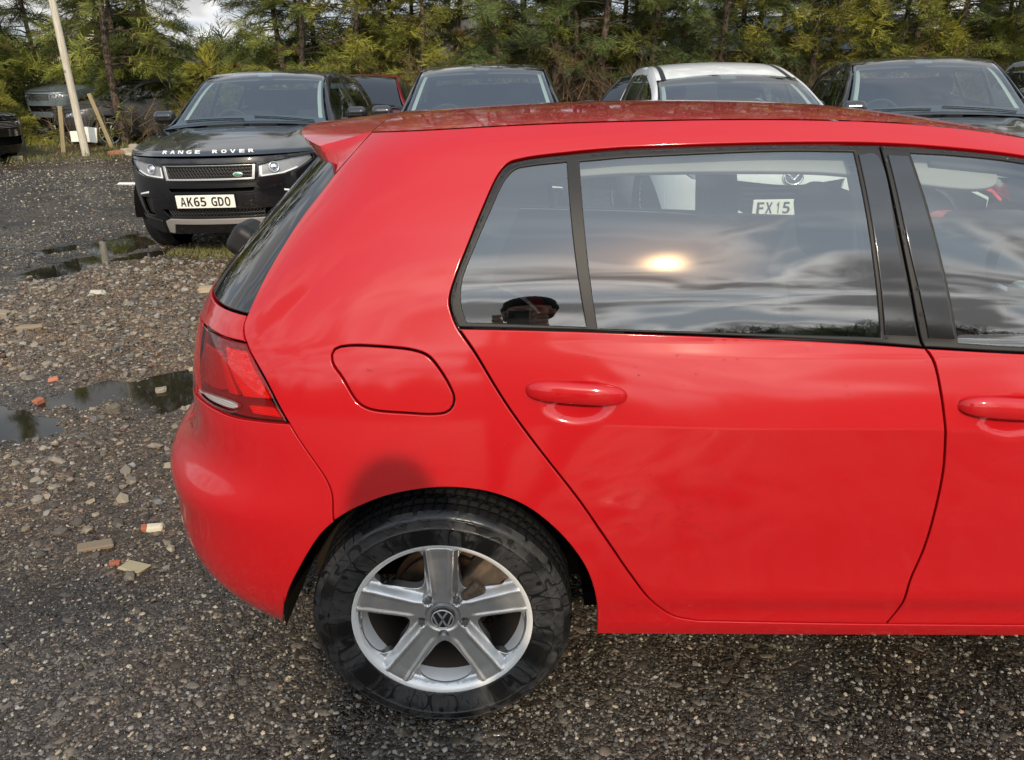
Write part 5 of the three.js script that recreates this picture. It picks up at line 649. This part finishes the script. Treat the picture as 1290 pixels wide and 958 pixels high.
  brush('undergrowth', 'tangle of brown twigs and dead brush between the trunks', 2300, () => { const x = rr(-4, 14); return [x, groundY(x, -18) + rr(-.05, 1.0), -18.4 + rr(-1.4, 1.4), rr(.5, 1.5)]; }, [.05, .035, .022], [.17, .115, .065]);
  brush('undergrowth', 'bare brown twigs round the thick trunk behind the stakes', 190, () => { const x = rr(-11, -7.2); return [x, rr(0, .7), -17.6 + rr(-.9, .9), rr(.3, .9)]; }, [.08, .055, .035], [.24, .17, .10]);
  // leafy masses far off
  const mass = (name, label, n, fn, hue) => { const im = new THREE.InstancedMesh(SPRAY[0], leafMat, n), m = new THREE.Matrix4(), q = new THREE.Quaternion(), c = new THREE.Color(); for (let i = 0; i < n; i++) { const [x, y, z, s] = fn(); q.setFromEuler(new THREE.Euler(rr(-1.6, .4), rr(0, 6.3), rr(-1, 1))); im.setMatrixAt(i, m.compose(V3(x, y, z), q, V3(s, s, s))); const k = clamp(smooth(-.4, .4, n3(x * .25, y * .4, z * .25)) + rr(-.2, .2)); im.setColorAt(i, c.setRGB(...hue[0].map((v, h) => lerp(v, hue[1][h], k)))); } im.name = numbered(name); shade(im); tag(im, label, null, null, 'stuff'); scene.add(im); };
  mass('far_wood', 'far line of trees beyond the roofs', 9000, () => { const x = rr(-60, 60), z = -52 + rr(-5, 5), top = 3.6 + 1.6 * fbm2(x * .09, 3, 3); return [x, top * Math.sqrt(rnd()), z, rr(1.0, 2.0)]; }, HUE.dark);
  mass('far_hedge', 'long line of trees across the yard, mirrored low in the side windows of the red hatchback', 15000, () => { const x = rr(-36, 50), z = 26 + rr(-2.5, 2.5), top = 2.2 + 2.6 * smooth(-2, 12, x) + 1.6 * fbm2(x * .16, 8, 4) + .8 * fbm2(x * .6, 2, 3); return [x, top * Math.pow(rnd(), .6), z, rr(.6, 1.3)]; }, HUE.dark);
  mass('scrub', 'scrub behind the row of conifers', 5000, () => { const x = rr(-22, 20), z = -21.8 + rr(-.9, .9), top = 1.9 + 1.2 * fbm2(x * .3, 3, 3); if (x > -1.5 && x < 2.2) return [x, rr(0, .8), z, .6]; if (x > -8.3 && x < -6.6) return [x, rr(0, 1.9), z, .6]; return [x, top * Math.sqrt(rnd()), z, rr(.5, 1.0)]; }, HUE.olive);
}
// ------------------------------------------------------------ posts, boards, stones and the buildings beyond
{
  const grain = (a, b) => { const t = dataTex(256, (u, v) => { const k = smooth(-.4, .4, tfbm(u, v * .5, 16, 3)); return a.map((q, h) => lerp(q, b[h], k)); }); return M({ color: RGB(1, 1, 1), map: t, roughness: .85 }); };
  const pale = grain([.42, .38, .30], [.58, .54, .45]), oldWood = grain([.20, .16, .09], [.36, .30, .17]), board = M({ color: RGB(.72, .70, .62), roughness: .8 });
  const p = thing('pole', 'tall pale wooden pole standing on the verge left of the black crossover', 'pole', [-8.71, -.05, -13.94]); part('shaft', limb([0, 0, 0], [-.06, 3.1, 0], .078, .066, 14), pale, p); part('shaft', limb([-.06, 3.1, 0], [-.13, 6.6, 0], .062, .050, 14), pale, p); part('band', cyl(.071, .071, .05, 14, { t: [-.035, 1.78, 0] }), M({ color: RGB(.2, .18, .15), roughness: .6 }), p);
  for (const [x, z, dx, dz, h, l] of [[-9.82, -15.05, .12, .0, 1.02, 'short weathered wooden stake leaning right, left of the pale pole'], [-9.28, -16.2, -.28, .1, 1.26, 'longer weathered wooden stake leaning left, between pale pole and brown trunk']]) { const s = thing('stake', l, 'stake', [x, groundY(x, z) - .08, z]); part('post', xf(rbox(.09, h + .1, .09, .012, { t: [0, h / 2, 0] }), { r: [0, .4, -Math.atan2(dx, h)] }), oldWood, s); }
  const bd = (x, y, z, w, h, ry, rz, l) => { const s = thing('board', l, 'board', [x, y, z]); part('sheet', xf(rbox(w, h, .03, .008), { r: [-.15, ry, rz] }), board, s); };
  bd(-9.05, groundY(-9.05, -14.3) + .34, -14.35, .26, .22, .1, .06, 'cream board leaning behind the pale pole, on its left side'); bd(-8.86, groundY(-8.8, -14.5) + .37, -14.55, .28, .31, -.1, -.10, 'taller cream board leaning behind the pale pole, on its right side');
  const st = (x, z, w, h, d, c, l, n) => { const g = new RoundedBoxGeometry(w, h, d, 3, h * .3), q = g.attributes.position; for (let i = 0; i < q.count; i++) { const k = 1 + .3 * n3(q.getX(i) * 5 + n, q.getY(i) * 5, q.getZ(i) * 5); q.setXYZ(i, q.getX(i) * k, q.getY(i) * k, q.getZ(i) * k); } g.deleteAttribute('normal'); g.deleteAttribute('uv'); g.computeVertexNormals(); const o = part('boulder', g, M({ color: RGB(...c), roughness: .9 }), scene); o.position.set(x, groundY(x, z) + h * .3, z); o.rotation.y = n; tag(o, l, 'stone'); };
  st(-8.15, -14.7, .34, .16, .22, [.36, .30, .22], 'pale rough stone right of the pole foot', 1); st(-8.3, -15.2, .30, .16, .24, [.30, .25, .19], 'grey-tan stone behind the pale rough stone by the pole', 2); st(-7.85, -14.45, .40, .10, .24, [.42, .37, .29], 'flat pale slab furthest right of the pole foot', 3); st(-8.42, -14.6, .26, .13, .2, [.30, .12, .07], 'reddish brick lump among the stones by the pole', 4);
  st(-10.3, -13.1, .26, .09, .2, [.34, .30, .24], 'small pale stone on the verge near the black car wheel', 5); st(-9.75, -13.2, .2, .08, .2, [.30, .26, .2], 'small tan stone on the verge left of the pole', 6);
  const bl = thing('barrel', 'blue-grey barrel lying on its side under the bush', 'barrel', [-11.25, .28, -15.1], .25); { const c = [[0, -.46], [.26, -.46], [.29, -.43], [.29, -.16], [.305, -.14], [.29, -.12], [.29, .12], [.305, .14], [.29, .16], [.29, .43], [.26, .46], [0, .46]].map((q) => new THREE.Vector2(...q)); part('shell', xf(new THREE.LatheGeometry(c, 28), { r: [0, 0, Math.PI / 2] }), M({ color: RGB(.085, .11, .13), roughness: .6 }), bl); }
  // red timber shed: boards one by one
  const sh = thing('shed', 'red-brown timber shed behind the roof of the black crossover', 'shed', [-8.75, 0, -24.5], .15), red = M({ color: RGB(.20, .045, .022), roughness: .8 }); for (let i = 0; i < 10; i++) part('board', rbox(2.9, .165, .04, .008, { t: [0, .12 + i * .168, 1.1 + (i % 2) * .004] }), red, sh); part('wall', box(2.86, 1.68, 2.1, { t: [0, .84, 0] }), red, sh);
  for (const s of [1, -1]) part('roof', box(1.72, .06, 2.5, { r: [0, 0, -.22 * s], t: [.80 * s, 1.90, 0] }), M({ color: RGB(.10, .028, .018), roughness: .8 }), sh);
  // brick house: gable with cream boards under the verge
  const bt = dataTex(512, (u, v) => { const r = Math.floor(v * 32), x = u * 16 + (r % 2) * .5, f = x % 1, g = (v * 32) % 1, m = f < .05 || g < .12, k = .8 + .4 * n2(Math.floor(x) * 3.1, r * 1.7); return m ? [.30, .27, .24] : [.23 * k, .115 * k, .075 * k]; }); bt.repeat.set(.4, .4); const brickM = M({ color: RGB(1, 1, 1), map: bt, roughness: .9 });
  const tiles = M({ color: RGB(.085, .07, .062), roughness: .85 }), cream = M({ color: RGB(.72, .68, .55), roughness: .7 });
  const gable = (w, e, r, d, m) => { const s = new THREE.Shape([[-w / 2, 0], [w / 2, 0], [w / 2, e], [0, r], [-w / 2, e]].map((p) => new THREE.Vector2(...p))); const g = new THREE.ExtrudeGeometry(s, { depth: d, bevelEnabled: false }); g.translate(0, 0, -d); return g; };
  const hs = thing('house', 'brick house with cream gable boards glimpsed behind the pole and stakes', 'house', [-17.0, 0, -33], .25); part('wall', gable(7.5, 1.5, 4.2, 9, 0), brickM, hs); for (const s of [1, -1]) { const a = Math.atan2(2.7, 3.75) * -s; part('roof', box(5.3, .14, 9.6, { r: [0, 0, a], t: [2.05 * s, 2.86, -4.5] }), tiles, hs); part('bargeboard', box(5.2, .42, .10, { r: [0, 0, a], t: [1.98 * s, 2.62, .09] }), cream, hs); } { const w = part('window', box(1.3, 1.1, .08, { t: [1.2, 1.2, .03] }), cream, hs); part('pane', box(1.12, .92, .02, { t: [1.2, 1.2, .08] }), MAT.dark_glass, w); }
  // long low sheds
  const low = (name, label, x, z, turn, L, W, e, r, wm, rm) => { const b = thing(name, label, 'building', [x, 0, z], turn); part('wall', xf(gable(W, e, r - .08, L, 0), { r: [0, Math.PI / 2, 0], t: [L / 2, 0, 0] }), wm, b); const run = Math.hypot(W / 2, r - e), n = Math.ceil(L / .9); for (const s of [1, -1]) for (let i = 0; i < n; i++) part('roof_sheet', box(L / n - .02, .05, run + .35, { r: [Math.atan2(r - e, W / 2) * s, 0, 0], t: [-L / 2 + (i + .5) * L / n, (e + r) / 2 - .03 + (i % 2) * .012, (W / 4 + .08) * s] }), rm, b); return b; };
  const grey = M({ color: RGB(.062, .052, .044), roughness: .8 }), wall = M({ color: RGB(.34, .27, .20), roughness: .9 }), slate = M({ color: RGB(.10, .115, .13), roughness: .7 }), white = M({ color: RGB(.74, .73, .69), roughness: .7 });
  low('barn', 'long tan-walled barn with grey roof behind the middle of the tree row', -.4, -36, .05, 13, 8, 2.7, 4.4, wall, grey); low('barn', 'slate-grey roofed barn behind the trees over the right black crossover', 10.2, -27.5, -.12, 8.5, 7, 1.6, 3.7, M({ color: RGB(.16, .17, .17), roughness: .9 }), slate);
  low('cabin', 'low white cabin showing between trunks left of the white car', 3.9, -26, .02, 4.4, 2.6, 1.65, 1.95, white, white);
  const wt = thing('van', 'white van roof showing behind the roof of the white car', 'van', [6.1, 0, -24.5], .1); part('body', rbox(4.6, 1.55, 1.9, .25, { t: [0, 1.15, 0] }), paint(.74, .74, .73), wt); part('cab', rbox(1.2, .9, 1.8, .25, { t: [-2.5, .8, 0] }), paint(.74, .74, .73), wt); for (const x of [-1.9, 1.5]) for (const z of [.85, -.85]) part('wheel', cyl(.33, .33, .2, 24, { r: [Math.PI / 2, 0, 0], t: [x, .33, z] }), MAT.tyreDark, wt); part('window', box(.9, .45, 1.84, { t: [-2.45, 1.35, 0] }), MAT.dark_glass, wt);
}
// ------------------------------------------------------------ the photographer: standing behind the phone, mirrored in the rear quarter window
{
  const bones = [], B = (a, b, ra, rb, k = .05) => bones.push([a, b, ra, rb, k]);
  function field(list, lo, size, res, mat, parent, name) {
    const mc = new MarchingCubes(res, mat, false, false, 400000); mc.isolation = 0; const n = mc.size, h = size / 2, f = mc.field;
    for (let z = 0; z < n; z++) for (let y = 0; y < n; y++) for (let x = 0; x < n; x++) {
      const p = [lo[0] + h + ((x - n / 2) / (n / 2)) * h, lo[1] + h + ((y - n / 2) / (n / 2)) * h, lo[2] + h + ((z - n / 2) / (n / 2)) * h]; let d = 9;
      for (const [a, b, ra, rb, k] of list) { const bx = b[0] - a[0], by = b[1] - a[1], bz = b[2] - a[2], px = p[0] - a[0], py = p[1] - a[1], pz = p[2] - a[2], t = clamp((px * bx + py * by + pz * bz) / (bx * bx + by * by + bz * bz + 1e-9)), e = Math.hypot(px - bx * t, py - by * t, pz - bz * t) - lerp(ra, rb, t), w = clamp(.5 + .5 * (d - e) / k); d = lerp(d, e, w) - k * w * (1 - w); }
      f[x + y * n + z * n * n] = -d;
    }
    mc.update(); const c = mc.count, P = new Float32Array(mc.positionArray.slice(0, c * 3)), N = new Float32Array(mc.normalArray.slice(0, c * 3)); for (let i = 0; i < c; i++) for (let k = 0; k < 3; k++) P[i * 3 + k] = lo[k] + h + P[i * 3 + k] * h;
    const g = new THREE.BufferGeometry(); g.setAttribute('position', new THREE.BufferAttribute(P, 3)); g.setAttribute('normal', new THREE.BufferAttribute(N, 3)); return name ? part(name, g, mat, parent) : g;
  }
  const skin = M({ color: RGB(.42, .24, .16), roughness: .55 }), coat = M({ color: RGB(.012, .012, .014), roughness: .9 }), jeans = M({ color: RGB(.02, .025, .04), roughness: .9 }), hair = M({ color: RGB(.012, .009, .007), roughness: .7 });
  const t = thing('person', 'person in dark coat holding up a phone, mirrored in the rear quarter window', 'person', [.20, 0, 2.74]);
  const X = .0, hand = (s) => [-.033 + .062 * s, 1.475, -.385], elbow = (s) => [.235 * s + .02, 1.20, -.10], sh = (s) => [.185 * s, 1.435, .03];
  // skin: neck, forearms and palms in one surface; head apart at finer cells
  const list = []; for (const s of [1, -1]) { list.push([elbow(s), [hand(s)[0] + .03 * s, hand(s)[1] - .05, hand(s)[2] + .05], .036, .026, .02], [[hand(s)[0] + .03 * s, hand(s)[1] - .05, hand(s)[2] + .05], [hand(s)[0] + .012 * s, hand(s)[1] + .01, hand(s)[2] + .01], .024, .026, .02]); }
  list.push([[0, 1.40, .03], [0, 1.56, .015], .058, .054, .03]);
  const body = field(list, [-.5, .9, -.62], 1.0, 84, skin, t, 'body');
  const hd = [[[0, 1.70, .012], [0, 1.715, .035], .083, .085, .03], [[0, 1.62, -.03], [0, 1.60, -.045], .060, .042, .05], [[0, 1.655, -.088], [0, 1.635, -.105], .011, .014, .015], [[.03, 1.602, -.072], [-.03, 1.602, -.072], .010, .010, .012], [[.036, 1.668, -.070], [.036, 1.668, -.068], .016, .016, .012], [[-.036, 1.668, -.070], [-.036, 1.668, -.068], .016, .016, .012], [[.083, 1.66, .01], [.088, 1.63, .005], .016, .011, .01], [[-.083, 1.66, .01], [-.088, 1.63, .005], .016, .011, .01], [[0, 1.55, .0], [0, 1.62, .0], .052, .056, .03]];
  field(hd, [-.16, 1.50, -.17], .32, 84, skin, t, 'head');
  field([[[0, 1.735, .03], [0, 1.72, .06], .092, .090, .03], [[0, 1.748, -.012], [0, 1.742, .01], .074, .078, .05], [[.07, 1.69, .05], [.068, 1.64, .06], .04, .03, .03], [[-.07, 1.69, .05], [-.068, 1.64, .06], .04, .03, .03]], [-.16, 1.54, -.15], .32, 64, hair, t, 'hair');
  const fingers = []; for (const s of [1, -1]) { const h = hand(s), f = []; for (let i = 0; i < 4; i++) { const y = h[1] + .034 - i * .020, l = [.92, 1, .96, .8][i]; f.push([[h[0] + .014 * s, y, h[2] + .012], [h[0] + .030 * s, y + .002, h[2] - .026 * l], .0095, .0088, .004], [[h[0] + .030 * s, y + .002, h[2] - .026 * l], [h[0] + .004 * s, y, h[2] - .040 * l], .0088, .0078, .004]); } f.push([[h[0] + .02 * s, h[1] - .02, h[2] + .02], [h[0] + .006 * s, h[1] - .012, h[2] + .040], .011, .010, .006], [[h[0] + .006 * s, h[1] - .012, h[2] + .040], [h[0] - .018 * s, h[1] + .004, h[2] + .022], .010, .0085, .006], [[h[0] + .020 * s, h[1] - .03, h[2] + .01], [h[0] + .016 * s, h[1] + .034, h[2] + .006], .017, .013, .01]); field(f, [h[0] - .07, h[1] - .07, h[2] - .07], .14, 60, skin, t, 'hand'); }
  const cl = []; for (const s of [1, -1]) cl.push([sh(s), elbow(s), .066, .052, .04], [elbow(s), [hand(s)[0] + .05 * s, hand(s)[1] - .085, hand(s)[2] + .085], .052, .040, .04]); cl.push([[.11, 1.40, .03], [-.11, 1.40, .03], .105, .105, .06], [[0, 1.36, .03], [0, 1.05, .03], .150, .135, .08], [[.06, 1.2, .03], [.05, .86, .03], .12, .13, .06], [[-.06, 1.2, .03], [-.05, .86, .03], .12, .13, .06], [[0, 1.49, .02], [0, 1.52, .02], .070, .068, .03]);
  field(cl, [-.45, .68, -.5], .95, 84, coat, t, 'coat');
  const lg = []; for (const s of [1, -1]) lg.push([[.085 * s, .92, .03], [.10 * s, .50, .015], .095, .066, .04], [[.10 * s, .50, .015], [.11 * s, .10, .04], .062, .046, .04]); field(lg, [-.5, .02, -.46], 1.0, 80, jeans, t, 'trousers');
  for (const s of [1, -1]) part('shoe', field([[[.11 * s, .055, .06], [.125 * s, .045, -.13], .045, .036, .03], [[.11 * s, .10, .05], [.11 * s, .06, .05], .048, .05, .03]], [.11 * s - .16, -.02, -.22], .34, 48, MAT.rubber), MAT.rubber, t);
  const ph = thing('phone', 'phone held up in both hands by the person in dark coat', 'phone', [.167, 1.475, 2.352]); part('case', rbox(.074, .155, .009, .004), MAT.gloss, ph); part('lens', cyl(.008, .008, .003, 20, { r: [Math.PI / 2, 0, 0], t: [-.02, .055, -.006] }), MAT.dark_glass, ph);
}
renderer.render(scene, camera);
